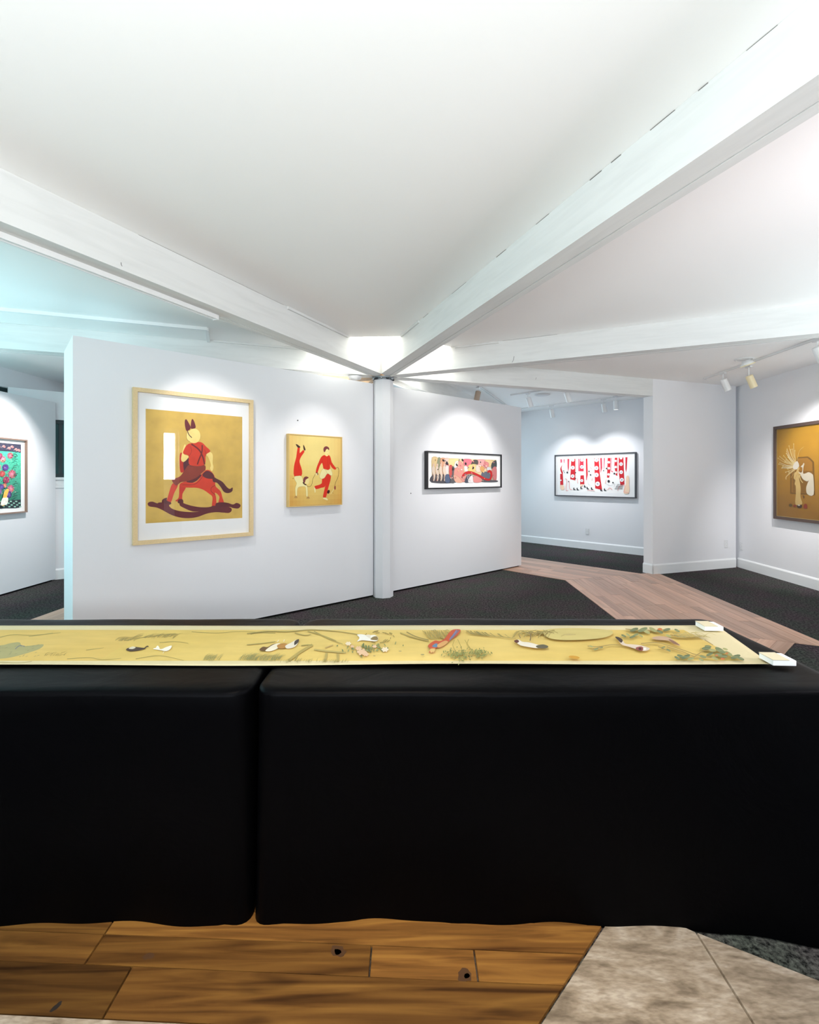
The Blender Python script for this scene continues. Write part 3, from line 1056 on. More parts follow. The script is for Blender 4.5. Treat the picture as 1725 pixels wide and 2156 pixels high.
A.poly([(730, 950), (785, 975), (760, 1020), (722, 1042), (700, 1000), (735, 850), (752, 870)], skin)
A.poly([(805, 830), (920, 815), (985, 868), (1030, 918), (980, 962), (962, 1075), (800, 1075), (785, 975), (722, 945), (740, 885), (765, 850)], red)
A.stroke([(815, 838), (900, 900), (945, 980), (968, 1070)], 17, (112, 40, 40))
A.stroke([(938, 848), (935, 930), (905, 1010), (885, 1070)], 15, (112, 40, 40))
A.stroke([(805, 865), (818, 920), (790, 975)], 3, dk); A.stroke([(965, 900), (982, 940), (978, 975)], 3, dk)
A.ell(845, 745, 72, 84, skin); A.poly([(758, 720), (775, 690), (840, 700), (860, 800), (800, 812), (765, 785)], skin)
A.stroke([(762, 700), (758, 760), (772, 795), (800, 812)], 3, (120, 80, 50))
A.poly([(738, 575), (752, 557), (772, 580), (806, 655), (762, 690), (742, 640)], (104, 42, 48))
A.poly([(812, 575), (826, 554), (848, 590), (862, 648), (835, 664), (806, 655)], (104, 42, 48))
A.stroke([(768, 685), (785, 730), (820, 766)], 9, (84, 54, 46))
A.build('print', 'gold_print_ink', t, 0.0142)
pane(t, 0.033, W - 0.033, 0.033, Hh - 0.033, 0.030)

# --- 2: acrobats on yellow canvas, box edges
x0, x1, z0, z1 = -1.131 * K, -0.472 * K, zz(1.094), zz(1.850)
dep = 0.052
t = pic_root('framed_picture', 'small yellow canvas of two red-clad acrobats, one upside down', MP, x0, z0)
W, Hh = x1 - x0, z1 - z0
sheet(t, 'stretcher', 0.012, W - 0.012, 0.012, Hh - 0.012, 0.0, dep - 0.006, 'gold_frame')
frame_bars(t, W, Hh, 0.010, dep, 'gold_frame')
T2 = homog([(370, 462), (1338, 522), (1342, 1750), (375, 1788)], [(0, Hh), (W, Hh), (W, 0), (0, 0)])
A = Art(T2, 0.82)
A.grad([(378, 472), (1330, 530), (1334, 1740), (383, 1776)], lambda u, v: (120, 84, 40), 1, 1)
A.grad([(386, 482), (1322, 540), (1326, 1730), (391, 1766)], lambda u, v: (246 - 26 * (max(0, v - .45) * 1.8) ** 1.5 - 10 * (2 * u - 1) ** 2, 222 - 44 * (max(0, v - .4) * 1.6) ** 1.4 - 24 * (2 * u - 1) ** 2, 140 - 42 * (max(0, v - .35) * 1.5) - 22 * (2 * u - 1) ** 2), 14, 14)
red, crm, br, ln_ = (224, 54, 34), (244, 232, 168), (128, 62, 62), (96, 84, 50)
L1 = [(535, 708), (575, 712), (572, 815), (632, 758), (658, 790), (605, 870), (570, 950), (582, 1020), (616, 1130), (600, 1235), (480, 1245), (464, 1120), (480, 1000), (510, 890)]
A.poly(L1, red, n=2)
A.stroke([(560, 960), (550, 1060), (565, 1130)], 3, (170, 40, 30))
A.poly([(500, 655), (530, 660), (580, 698), (575, 716), (535, 712)], (74, 44, 36))
A.poly([(634, 672), (650, 680), (677, 750), (660, 768), (642, 745)], (74, 44, 36))
TL_ = [(478, 1240), (540, 1226), (602, 1230), (632, 1300), (655, 1380), (705, 1405), (720, 1500), (718, 1592), (692, 1590), (685, 1480), (668, 1420), (560, 1428), (532, 1480), (526, 1582), (503, 1582), (494, 1450), (518, 1360), (486, 1300)]
A.poly(TL_, crm, n=2); A.outline(TL_, 3, (170, 150, 90))
A.ell(705, 1325, 42, 58, (246, 224, 150), 0.2)
A.poly([(634, 1320), (648, 1258), (690, 1236), (735, 1256), (705, 1280), (680, 1300), (668, 1345), (650, 1350)], br)
A.stroke([(634, 1340), (655, 1370), (690, 1386)], 22, (72, 40, 36))
A.stroke([(690, 1385), (720, 1415), (765, 1415), (795, 1370), (812, 1280), (855, 1195)], 6, ln_)
for hx, hy in ((500, 1598), (722, 1612)):
    A.poly([(hx - 30, hy + 35), (hx - 10, hy - 5), (hx + 20, hy - 8), (hx + 34, hy + 30), (hx + 12, hy + 18), (hx + 6, hy + 42), (hx - 8, hy + 16)], (182, 140, 80))
PT = [(1075, 1188), (1136, 1212), (1126, 1320), (1092, 1440), (1048, 1622), (998, 1622), (1006, 1540), (1046, 1365), (1028, 1425), (960, 1442), (872, 1466), (840, 1414), (900, 1395), (972, 1360), (978, 1280), (1030, 1245)]
A.poly(PT, red, n=2)
ST = [(1000, 1095), (1060, 1110), (1128, 1095), (1166, 1190), (1140, 1222), (1075, 1185), (1020, 1262), (962, 1280), (930, 1240), (958, 1150)]
A.poly(ST, crm, n=3); A.outline(ST, 3, (170, 150, 90)); A.stroke([(1035, 1110), (1075, 1190)], 3, (170, 150, 90))
SW = [(1018, 848), (1060, 872), (1100, 848), (1132, 900), (1152, 980), (1200, 1048), (1232, 1090), (1210, 1116), (1150, 1072), (1120, 1015), (1124, 1090), (1085, 1120), (1040, 1108), (1000, 1090), (978, 990), (930, 1060), (896, 1168), (864, 1160), (880, 1070), (920, 970), (960, 885)]
A.poly(SW, red, n=2)
A.stroke([(1078, 880), (1082, 1100)], 3, (160, 36, 28)); A.stroke([(1108, 920), (1118, 1010)], 3, (160, 36, 28)); A.stroke([(975, 990), (985, 930)], 3, (160, 36, 28))
A.poly([(1022, 800), (1030, 850), (1060, 872), (1092, 850), (1096, 800), (1108, 770), (1095, 730), (1050, 735), (1022, 770)], (248, 228, 152))
A.poly([(1000, 742), (1015, 706), (1055, 690), (1100, 718), (1102, 762), (1072, 738), (1048, 752), (1030, 790), (1008, 790)], br)
A.stroke([(1066, 836), (1090, 832)], 5, (206, 120, 90)); A.stroke([(1056, 780), (1072, 780)], 4, ln_); A.stroke([(1086, 776), (1098, 776)], 4, ln_)
A.ell(880, 1195, 24, 26, (246, 224, 160)); A.stroke([(862, 1170), (895, 1175), (900, 1210)], 14, (110, 64, 50))
A.poly([(995, 1622), (1048, 1622), (1082, 1655), (1068, 1668), (1005, 1642)], crm)
A.poly([(830, 1425), (852, 1450), (862, 1500), (850, 1532), (838, 1500)], crm)
A.stroke([(1228, 1090), (1262, 1075), (1282, 1130), (1266, 1250), (1225, 1340), (1205, 1410)], 6, ln_)
A.ell(1212, 1442, 14, 36, (150, 64, 60)); A.ell(1094, 1515, 24, 36, (72, 34, 30), 0.3)
A.stroke([(1195, 1460), (1150, 1530), (1130, 1560)], 12, (240, 222, 150)); A.stroke([(1165, 1530), (1185, 1545)], 4, ln_)
A.ell(452, 1272, 5, 12, (110, 80, 40))
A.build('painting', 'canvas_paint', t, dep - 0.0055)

# --- 3: long pastel procession print, black frame
x0, x1, z0, z1 = 0.849 * K, 2.415 * K, zz(1.245), zz(1.744)
dep = 0.055
t = pic_root('framed_picture', 'long black-framed pastel print with a curling red ribbon, on the partition right of the post', MP, x0, z0)
W, Hh = x1 - x0, z1 - z0
frame_bars(t, W, Hh, 0.018, dep, 'black_frame')
sheet(t, 'mat_board', 0.015, W - 0.015, 0.015, Hh - 0.015, 0.02, 0.038, 'mat_board')
px0, px1, pz0, pz1 = 0.944 * K - x0, 2.305 * K - x0, zz(1.329) - z0, zz(1.662) - z0
T3 = homog([(348, 495), (1418, 535), (1420, 898), (352, 915)], [(px0, pz1), (px1, pz1), (px1, pz0), (px0, pz0)])
A = Art(T3, 0.66)
top_ = lambda x: 495 + (x - 348) * 40 / 1070 + 1
bot_ = lambda x: 915 - (x - 348) * 17 / 1070 - 1
A.grad([(348, 495), (1418, 535), (1420, 898), (352, 915)], lambda u, v: (238, 214, 170) if v < .6 else (196, 172, 150), 10, 6)
def P3(pts, c, n=3):
    q = [(min(max(x, 351), 1416), min(max(y, top_(x)), bot_(x))) for x, y in pts]
    A.poly(q, c, n=n); A.stroke(q + [q[0]], 2.6, tuple(int(k * 0.62) for k in c))
P3([(350, 500), (450, 500), (455, 640), (420, 760), (352, 700)], (244, 214, 160))
P3([(350, 800), (500, 770), (620, 800), (740, 760), (760, 912), (352, 912)], (94, 92, 98))
P3([(455, 505), (490, 505), (485, 640), (455, 690), (430, 640)], (158, 160, 130))
P3([(500, 510), (580, 515), (570, 640), (590, 760), (520, 760), (490, 640)], (236, 176, 140))
P3([(560, 520), (640, 520), (650, 700), (600, 720)], (240, 206, 190))
P3([(640, 525), (820, 530), (810, 640), (700, 640), (640, 620)], (246, 222, 160))
P3([(880, 525), (1000, 530), (1010, 620), (960, 690), (890, 640)], (228, 124, 138))
P3([(1100, 535), (1250, 538), (1290, 620), (1220, 680), (1110, 640)], (236, 172, 168))
P3([(1230, 540), (1350, 540), (1350, 620), (1270, 640)], (244, 214, 160))
P3([(640, 640), (690, 635), (700, 820), (650, 820)], (214, 96, 92))
P3([(690, 650), (730, 680), (740, 900), (660, 905), (690, 780)], (104, 104, 108))
P3([(730, 680), (800, 560), (870, 600), (880, 720), (930, 800), (920, 880), (800, 912), (720, 830)], (236, 160, 148))
P3([(720, 780), (800, 820), (860, 905), (760, 912), (720, 850)], (240, 184, 160))
P3([(720, 640), (745, 565), (790, 560), (780, 640), (740, 680)], (246, 240, 236))
P3([(890, 640), (940, 650), (950, 720), (900, 720)], (248, 246, 240))
P3([(950, 640), (1020, 600), (1090, 640), (1060, 730), (960, 730)], (246, 212, 140))
P3([(1000, 610), (1040, 540), (1110, 545), (1112, 610), (1050, 600)], (92, 88, 84))
P3([(1080, 640), (1160, 620), (1170, 720), (1090, 730)], (244, 222, 204))
P3([(1160, 640), (1220, 660), (1200, 740), (1150, 700)], (228, 172, 110))
P3([(1220, 560), (1290, 590), (1270, 680), (1220, 640)], (234, 150, 148))
P3([(1340, 590), (1410, 545), (1416, 660), (1340, 680)], (86, 90, 92))
P3([(1360, 660), (1418, 660), (1418, 860), (1370, 850), (1340, 740)], (222, 138, 138))
P3([(930, 800), (1000, 780), (1050, 850), (980, 905), (900, 905)], (84, 90, 104))
P3([(960, 850), (1020, 790), (1040, 905), (960, 908)], (246, 240, 240))
P3([(1040, 810), (1120, 800), (1180, 860), (1160, 900), (1050, 905)], (238, 152, 148))
P3([(1180, 740), (1290, 740), (1330, 860), (1240, 900), (1180, 840)], (110, 116, 130))
P3([(1260, 660), (1320, 660), (1330, 720), (1270, 740)], (226, 228, 230))
P3([(1200, 870), (1420, 870), (1420, 898), (1200, 900)], (108, 106, 112))
for x, y in ((540, 545), (765, 620), (912, 600), (860, 540), (1035, 672), (700, 690)):
    A.ell(x, y, 14, 24, (58, 52, 54), random.uniform(-.6, .6), 10)
P3([(580, 600), (600, 560), (628, 620), (600, 645)], (62, 58, 66))
P3([(578, 640), (622, 640), (620, 800), (575, 800)], (244, 236, 232))
for x in (380, 440, 500, 560):
    A.poly([(x - 20, 640), (x + 15, 650), (x + 20, 720), (x + 30, 800), (x + 12, 880), (x - 6, 880), (x - 8, 790), (x - 30, 720)], (242, 220, 200), n=2)
    A.ell(x, 620, 16, 22, (240, 206, 186)); A.stroke([(x - 15, 770), (x + 5, 830), (x - 25, 880)], 5, (120, 60, 56))
P3([(575, 790), (635, 780), (650, 900), (575, 905)], (98, 112, 140))
for x, y in ((950, 830), (975, 820), (990, 840)):
    A.stroke([(x, y - 40), (x - 10, y), (x + 4, y + 30)], 5, (244, 240, 240))
RB = [(850, 812), (865, 770), (905, 735), (960, 720), (1020, 728), (1100, 760), (1190, 808), (1260, 838), (1300, 842), (1316, 800), (1312, 750), (1290, 740), (1270, 755), (1272, 715), (1305, 700), (1338, 725), (1348, 790), (1330, 850), (1295, 876), (1230, 866), (1150, 826), (1070, 785), (990, 765), (930, 775), (890, 800)]
A.poly(RB, (206, 52, 54), n=3)
for k in range(46):
    x = random.uniform(360, 1400); y = random.uniform(top_(x) + 12, bot_(x) - 12)
    c = random.choice([(250, 240, 226), (230, 140, 140), (90, 86, 90), (244, 206, 150), (214, 92, 92), (140, 140, 150)])
    A.ell(x, y, random.uniform(4, 12), random.uniform(5, 18), c, random.uniform(-1, 1), 9)
A.build('print', 'print_ink', t, 0.0382)

# --- far room picture: red banners on white, dark grey frame
bF = 132.5
dF_, nF_ = bear(bF)
MF = Matrix(((0.6756, dF_.x, 0, HUB.x + dF_.x * APO), (-0.7373, dF_.y, 0, HUB.y + dF_.y * APO), (0, 0, 1, 0), (0, 0, 0, 1)))
x0, x1, z0, z1 = -0.945, 0.698, 1.02, 1.857
t = pic_root('framed_picture', 'dark grey framed white print of red banners in the far room', MF, x0, z0)
W, Hh = x1 - x0, z1 - z0
frame_bars(t, W, Hh, 0.020, 0.045, 'grey_frame')
sheet(t, 'mat_board', 0.016, W - 0.016, 0.016, Hh - 0.016, 0.01, 0.028, 'mat_board')
T4 = homog([(155, 232), (1493, 158), (1507, 925), (165, 903)], [(0, Hh), (W, Hh), (W, 0), (0, 0)])
A = Art(T4, 0.92)
A.poly([(232, 285), (1375, 235), (1390, 845), (236, 835)], (246, 245, 243), smooth=False)
rd, pk, bk = (208, 46, 56), (226, 92, 118), (50, 50, 56)
def banner(q, c=rd):
    A.poly(q, c, smooth=False)
banner([(245, 300), (272, 300), (276, 350), (250, 360)], pk); A.poly([(248, 450), (278, 392), (268, 450), (292, 520), (278, 540), (255, 500)], rd)
banner([(246, 540), (290, 535), (302, 720), (250, 732)])
banner([(300, 300), (318, 300), (312, 370), (302, 345)], pk)
banner([(362, 292), (392, 292), (388, 440), (375, 510), (366, 420)], (214, 66, 84))
banner([(425, 292), (492, 290), (498, 645), (412, 625)])
banner([(540, 288), (558, 288), (560, 490), (543, 490)], pk)
banner([(566, 288), (626, 285), (632, 492), (560, 492)], (216, 60, 80))
banner([(580, 560), (636, 555), (648, 705), (576, 712)])
banner([(662, 282), (690, 280), (700, 550), (684, 640), (676, 640)])
banner([(800, 272), (876, 270), (900, 540), (942, 795), (826, 770)])
banner([(900, 268), (928, 266), (936, 430), (912, 522)], (206, 58, 80))
banner([(958, 266), (980, 266), (972, 420), (962, 490)], pk)
banner([(1024, 265), (1072, 264), (1074, 470), (1054, 592), (1018, 590)])
banner([(1080, 262), (1092, 262), (1092, 470), (1128, 500), (1086, 492)], pk)
banner([(1142, 258), (1184, 256), (1190, 560), (1160, 545), (1136, 380)])
banner([(1206, 255), (1284, 250), (1310, 700), (1242, 712), (1208, 480)])
banner([(1316, 248), (1352, 246), (1342, 440), (1330, 500), (1320, 440)], (204, 56, 72))
for x, y, r in ((452, 310, 26), (452, 435, 32), (452, 574, 30), (600, 308, 24), (602, 420, 30), (605, 645, 24), (840, 300, 34), (842, 435, 34), (845, 548, 36), (866, 695, 38),
                (1046, 335, 20), (1048, 435, 20), (1044, 535, 20), (1160, 312, 18), (1162, 412, 20), (1166, 500, 18), (1246, 262, 22), (1248, 362, 30), (1252, 495, 30), (1266, 622, 32), (262, 645, 12)):
    A.ell(x, y, r, r * 1.02, (246, 244, 244), 0, 20)
    if r > 23:
        for k in range(4):
            a = random.uniform(0, PI); q = r * 0.45
            A.stroke([(x - q * math.cos(a), y - q * math.sin(a)), (x + q * math.cos(a), y + q * math.sin(a))], 4, (120, 130, 168), smooth=False)
for x, y in ((480, 790), (535, 792), (595, 770), (655, 745), (700, 775), (770, 780), (925, 800), (985, 795)):
    A.poly([(x - 10, y - 26), (x + 2, y - 26), (x + 6, y - 4), (x + 26, y + 4), (x + 24, y + 10), (x - 10, y + 10)], bk, n=2)
for x, y, r in ((305, 490, 8), (318, 515, 6), (365, 515, 14), (500, 515, 9), (500, 610, 9), (388, 662, 8), (722, 490, 11), (748, 548, 12), (962, 475, 9), (1010, 438, 12), (1048, 648, 20), (1140, 520, 14), (1120, 670, 12)):
    A.ell(x, y, r, r * 1.1, bk, 0, 10)
for q in ([(250, 730), (300, 725), (320, 770), (310, 800), (270, 800)], [(1340, 570), (1380, 565), (1385, 720), (1340, 720)], [(1330, 700), (1385, 700), (1388, 838), (1300, 838)], [(580, 710), (630, 706), (600, 745)]):
    A.poly(q, (246, 212, 184))
for q in ([(330, 620), (360, 640), (350, 800), (385, 810)], [(400, 660), (410, 780), (450, 795)], [(530, 610), (540, 690)], [(1030, 790), (1070, 755), (1110, 790)], [(1200, 800), (1230, 730), (1320, 720), (1300, 820)], [(1300, 820), (1380, 835)], [(735, 420), (770, 450)], [(700, 800), (820, 810)], [(990, 690), (1010, 620)], [(780, 600), (770, 640)]):
    A.stroke(q, 7, (236, 150, 146))
for k in range(6):
    A.stroke([(1160 + 22 * k, 775), (1200 + 16 * k, 690)], 5, (80, 76, 84), smooth=False)
A.stroke([(1150, 770), (1280, 770)], 5, (80, 76, 84), smooth=False); A.stroke([(1168, 740), (1270, 735)], 5, (80, 76, 84), smooth=False)
A.stroke([(740, 580), (705, 640), (720, 700), (760, 720)], 3, (190, 190, 200)); A.stroke([(1010, 690), (1080, 720), (1150, 690), (1140, 740)], 4, (170, 170, 180))
A.build('print', 'print_ink', t, 0.0282)

# --- right wall picture: woman and white peacock on gold, dark brown frame
dR, nR = bear(87.5)
MR = Matrix(((-0.0436, dR.x, 0, HUB.x + dR.x * APO), (-0.99905, dR.y, 0, HUB.y + dR.y * APO), (0, 0, 1, 0), (0, 0, 0, 1)))
x0, x1, z0, z1 = -1.262, -0.22, 0.828, 2.100
t = pic_root('framed_picture', 'dark brown framed gold picture of a woman with a white peacock, at the right edge', MR, x0, z0)
W, Hh = x1 - x0, z1 - z0
frame_bars(t, W, Hh, 0.040, 0.050, 'dark_brown_frame')
sheet(t, 'backing', 0.03, W - 0.03, 0.03, Hh - 0.03, 0.006, 0.03, 'gold_frame_dark')
T5 = homog([(128, 240), (871, 137), (871, 1918), (145, 1850)], [(0, Hh), (1.262 - 0.518, Hh), (1.262 - 0.518, 0), (0, 0)])
A = Art(T5, 0.46)
a0 = 0.036
A2 = Art(None, 0.46); A2.grad([(a0, Hh - a0), (W - a0, Hh - a0), (W - a0, a0), (a0, a0)], lambda u, v: (248, 222, 150), 1, 1)
A2.grad([(a0 + 0.012, Hh - a0 - .006), (W - a0 - .012, Hh - a0 - .006), (W - a0 - .012, a0 + .008), (a0 + .012, a0 + .008)],
        lambda u, v: (222 - 40 * v, 166 - 36 * v, 50), 6, 12)
A.v += A2.v; A.f += A2.f; A.c += A2.c; A.lv = A2.lv
AR = [(415, 1420), (415, 1000), (480, 960), (540, 780), (720, 765), (760, 790), (810, 840), (830, 860), (850, 1440)]
A.poly(AR, (140, 100, 40), smooth=False); A.poly([(440, 1395), (440, 1010), (500, 980), (555, 800), (710, 790), (760, 830), (800, 870), (815, 1405)], (190, 134, 52), smooth=False)
A.poly([(455, 1390), (455, 1020), (815, 1020), (815, 1400)], (158, 112, 44), smooth=False)
wt = (250, 234, 196)
for k in range(26):
    a = math.radians(100 + 118 * k / 25 + random.uniform(-3, 3)); r = random.uniform(230, 400) * (1.0 if k < 20 else 0.8)
    ex, ey = 545 + r * math.cos(a) * 0.92, 930 - r * math.sin(a)
    mx_, my_ = 545 + r * .5 * math.cos(a + .12), 930 - r * .5 * math.sin(a + .12)
    A.stroke([(545, 930), (mx_, my_), (ex, ey)], 13, random.choice([(250, 226, 160), (246, 210, 140), wt]), taper=0.5)
    A.ell(ex, ey, 9, 12, (250, 222, 150), 0, 8)
A.stroke([(540, 900), (560, 720), (600, 640), (655, 598)], 6, (248, 214, 130))
A.stroke([(510, 990), (420, 1060), (350, 1120), (345, 1170)], 16, (248, 214, 150)); A.stroke([(500, 1000), (470, 1080), (430, 1140)], 5, (240, 200, 120))
A.poly([(480, 900), (540, 850), (575, 930), (540, 990), (470, 980)], (252, 244, 226))
A.poly([(545, 980), (570, 945), (582, 985), (565, 1015), (590, 1050), (600, 1110), (575, 1140), (590, 1230), (606, 1340), (600, 1470), (632, 1590), (515, 1600), (520, 1420), (515, 1280), (497, 1250), (510, 1180), (480, 1150), (490, 1060), (525, 1030)], (244, 206, 130), n=3)
A.stroke([(580, 1100), (605, 1180), (640, 1225)], 16, (248, 214, 140)); A.stroke([(500, 1160), (560, 1050)], 4, (200, 150, 70))
A.poly([(560, 1040), (620, 1045), (632, 960), (600, 950), (640, 905), (650, 880), (668, 900), (652, 950), (645, 1060), (690, 1060), (740, 1040), (800, 1070), (825, 1130), (828, 1425), (720, 1420), (698, 1320), (720, 1240), (745, 1180), (715, 1200), (650, 1170), (615, 1120), (590, 1070)], (252, 240, 214), n=3)
A.stroke([(560, 1090), (600, 1080)], 8, (180, 130, 60))
A.poly([(640, 1440), (672, 1465), (655, 1500)], (110, 76, 36))
A.ell(428, 1615, 32, 26, (116, 92, 50)); A.ell(500, 1625, 26, 22, (166, 70, 40)); A.ell(583, 1630, 46, 32, (84, 60, 42)); A.ell(575, 1612, 22, 12, (250, 240, 220)); A.poly([(655, 1620), (680, 1585), (715, 1600), (716, 1665), (660, 1660)], (170, 66, 44))
A.build('print', 'photo_ink', t, 0.0302)
pane(t, 0.038, W - 0.038, 0.038, Hh - 0.038, 0.040)

# --- left edge picture: flowers on green
x0, x1, z0, z1 = 5.42 - 4.6, 6.168 - 4.6, 0.964, 1.867
t = pic_root('framed_picture', 'walnut framed picture of pink and violet flowers on green, at the left edge', Mq, x0, z0)
W, Hh = x1 - x0, z1 - z0
frame_bars(t, W, Hh, 0.016, 0.040, 'walnut_frame')
sheet(t, 'mat_board', 0.013, W - 0.013, 0.013, Hh - 0.013, 0.004, 0.014, 'mat_board')
T6 = homog([(0, 225), (557, 285), (553, 1925), (0, 1975)], [(5.80 - 4.6 - x0, Hh), (W, Hh), (W, 0), (5.80 - 4.6 - x0, 0)])
A = Art(None, 0.95)
q0_, q1_, q2_, q3_ = 0.075, W - 0.075, zz(1.806) - z0 + .005, 1.032 - 0.964
A.grad([(q0_, q2_), (q1_, q2_), (q1_, q3_), (q0_, q3_)], lambda u, v: (58, 58, 74) if v < .12 else ((96 - 70 * v * 0.6, 224 - 110 * v, 186 - 90 * v)), 3, 24)
A.T = T6
A.poly([(-460, 345), (440, 385), (440, 590), (330, 540), (180, 520), (0, 520), (-460, 500)], (72, 72, 92), smooth=False)
for x, y in ((180, 470), (250, 440), (60, 430), (340, 500), (400, 520), (-60, 430)):
    A.ell(x, y, 40, 26, (204, 132, 132), 0.5); A.stroke([(x - 60, y + 20), (x + 10, y - 30)], 8, (210, 190, 170))
A.poly([(-460, 1690), (210, 1650), (440, 1640), (440, 1815), (330, 1835), (-460, 1850)], (52, 60, 66), smooth=False)
for i in range(9):
    for j in range(4):
        if (i + j) % 2: A.ell(400 - i * 62 + 10 * j, 1680 + j * 40, 28, 15, (150, 200, 180), 0, 10)
cols = [(226, 126, 142), (236, 158, 166), (112, 88, 168), (220, 96, 96), (198, 80, 116), (150, 110, 176), (226, 140, 110)]
fl = [(200, 640, 70, 0), (30, 720, 70, 1), (90, 910, 75, 2), (240, 1060, 90, 0), (10, 1050, 70, 3), (100, 1190, 75, 4), (200, 1390, 80, 0), (150, 1520, 75, 2), (60, 1320, 50, 6), (-20, 1350, 60, 2), (-120, 900, 90, 0), (-150, 1150, 90, 3), (-90, 1450, 80, 5), (-260, 1000, 90, 1), (-260, 1300, 80, 4), (-60, 640, 60, 4), (-200, 720, 70, 2)]
for x, y, r, ci in fl:
    A.ell(x, y, r * .9, r, tuple(int(c * .72) for c in cols[ci]), 0, 14)
    for k in range(14):
        a = 2 * PI * k / 14 + random.uniform(-.1, .1)
        A.stroke([(x, y), (x + r * 1.15 * math.cos(a), y + r * 1.15 * math.sin(a))], r * .22, tuple(min(255, int(c * random.uniform(.8, 1.15))) for c in cols[ci]), smooth=False, taper=.6)
    A.ell(x, y, r * .3, r * .3, tuple(min(255, int(c * 1.1)) for c in cols[ci]), 0, 10)
for k in range(70):
    x, y = random.uniform(-300, 330), random.uniform(600, 1600)
    A.ell(x, y, random.uniform(8, 18), random.uniform(6, 12), random.choice([(70, 76, 70), (90, 110, 96), (60, 60, 80), (190, 190, 170)]), random.uniform(0, 3), 8)
for y in (570, 660, 730, 860, 1055, 1275, 1490, 1545):
    A.stroke([(230, y + 30), (290, y), (335, y - 8)], 14, (52, 92, 84))
A.poly([(30, 1450), (90, 1395), (130, 1420), (90, 1560), (40, 1760), (-40, 1760), (0, 1560)], (240, 186, 90)); A.poly([(40, 1600), (110, 1600), (100, 1720), (40, 1760), (-60, 1760), (-20, 1610)], (240, 236, 224))
A.build('print', 'flower_ink', t, 0.0142)

# ------------------------------------------------------------------ little wall marks
for s, z, M, lb in ((-0.985, 1.99, MP, 'tiny nail in the white partition above the yellow acrobat canvas'), (0.60, 1.20, MP, 'tiny nail low on the partition right of the post')):
    bm = bmesh.new(); lathe(bm, [(0.005, 0), (0.007, 0.004), (0.004, 0.008)], 10, M @ Matrix.Translation((s, -0.0005, z)) @ Matrix.Rotation(PI / 2, 4, 'X'))
    tag(mk('nail', bm, 'dark_steel'), lb, 'nail')

# ------------------------------------------------------------------ outlets


def outlet(M, x, z, label):
    t = thing('wall_outlet', label, 'outlet', group='white wall outlets'); t.matrix_world = M @ Matrix.Translation((x, -0.0006, z))
    bm = bmesh.new(); box(bm, -0.036, 0.036, -0.006, 0, -0.058, 0.058, None, 0.002)
    mk('cover_plate', bm, 'plastic_white', t)
    for k in (-1, 1):
        bm = bmesh.new(); box(bm, -0.016, 0.016, -0.0085, -0.006, k * 0.024 - 0.014, k * 0.024 + 0.014, None, 0.002)
        s = mk('socket', bm, 'trim_paint', t)
        bm = bmesh.new()
        for q in (-1, 1):
            box(bm, q * 0.007 - 0.0012, q * 0.007 + 0.0012, -0.0092, -0.0086, k * 0.024 - 0.005, k * 0.024 + 0.006)
        mk('slots', bm, 'slot_dark', s)


MWg = Matrix(((-dD.x, nD.x * -1, 0, pol(110, 0, 0.085).x), (-dD.y, nD.y * -1, 0, pol(110, 0, 0.085).y), (0, 0, 1, 0), (0, 0, 0, 1)))
# viewer-facing side of the wing wall
side = 1 if pol(110, 4, 0.085).y < pol(110, 4, -0.085).y else -1
pw = pol(110, 0, 0.085 * side)
MWg = Matrix(((dD.x, nD.x * -side, 0, pw.x), (dD.y, nD.y * -side, 0, pw.y), (0, 0, 1, 0), (0, 0, 0, 1)))
outlet(MF, -0.254, 0.344, 'white outlet low on the far room wall under the red banner print')
outlet(MWg, 5.50, 0.372, 'white outlet low on the wing wall just left of the corner')
outlet(MR, -2.05, 0.334, 'white outlet low on the right wall just right of the corner')

# ------------------------------------------------------------------ track lights


def track(label, p, q, z, w=0.034, h=0.018, mat='white_metal'):
    d = Vector(q) - Vector(p)
    t = thing('light_track', label, 'light track', (p[0], p[1], 0), math.atan2(d.y, d.x))
    bm = bmesh.new()
    L = d.length
    box(bm, 0, L, -w / 2, -w / 2 + 0.010, z - h, z); box(bm, 0, L, w / 2 - 0.010, w / 2, z - h, z); box(bm, 0, L, -w / 2 + 0.010, w / 2 - 0.010, z - 0.007, z)
    mk('rail', bm, mat, t)
    bm = bmesh.new(); box(bm, -0.012, 0, -w / 2 - 0.002, w / 2 + 0.002, z - h - 0.003, z)
    mk('end_cap', bm, 'plastic_white', t)
    bm = bmesh.new(); box(bm, L, L + 0.012, -w / 2 - 0.002, w / 2 + 0.002, z - h - 0.003, z)
    mk('end_cap', bm, 'plastic_white', t)
    return t


def make_head(mat, tilt, label, loc, rotz, r=0.043, ln=0.165, stem=0.06):
    """a can hanging under its track; tilts toward local +x"""
    t = thing('track_spotlight', label, 'spotlight', loc, rotz, 'white can spotlights on the tracks')
    bm = bmesh.new(); box(bm, -0.016, 0.016, -0.045, 0.045, -0.022, -0.0005)
    mk('adapter', bm, 'plastic_white', t)
    bm = bmesh.new(); lathe(bm, [(0.007, -stem - 0.02), (0.007, -0.022)], 10)
    mk('stem', bm, 'white_metal', t)
    M = Matrix.Translation((0, 0, -stem - 0.012)) @ Matrix.Rotation(-tilt, 4, 'Y')
    bm = bmesh.new()
    lathe(bm, [(r * 0.8, 0.0), (r, -0.008), (r, -ln), (r - 0.006, -ln), (r - 0.006, -ln + 0.02)], 24, M)
    mk('can', bm, mat, t, False)
    bm = bmesh.new(); lathe(bm, [(r - 0.007, -ln + 0.022), (r - 0.007, -ln + 0.018)], 20, M)
    mk('lens', bm, 'lamp_lens', t)
    return t


ZT = CEIL - 0.0005
ZH = ZT - 0.018
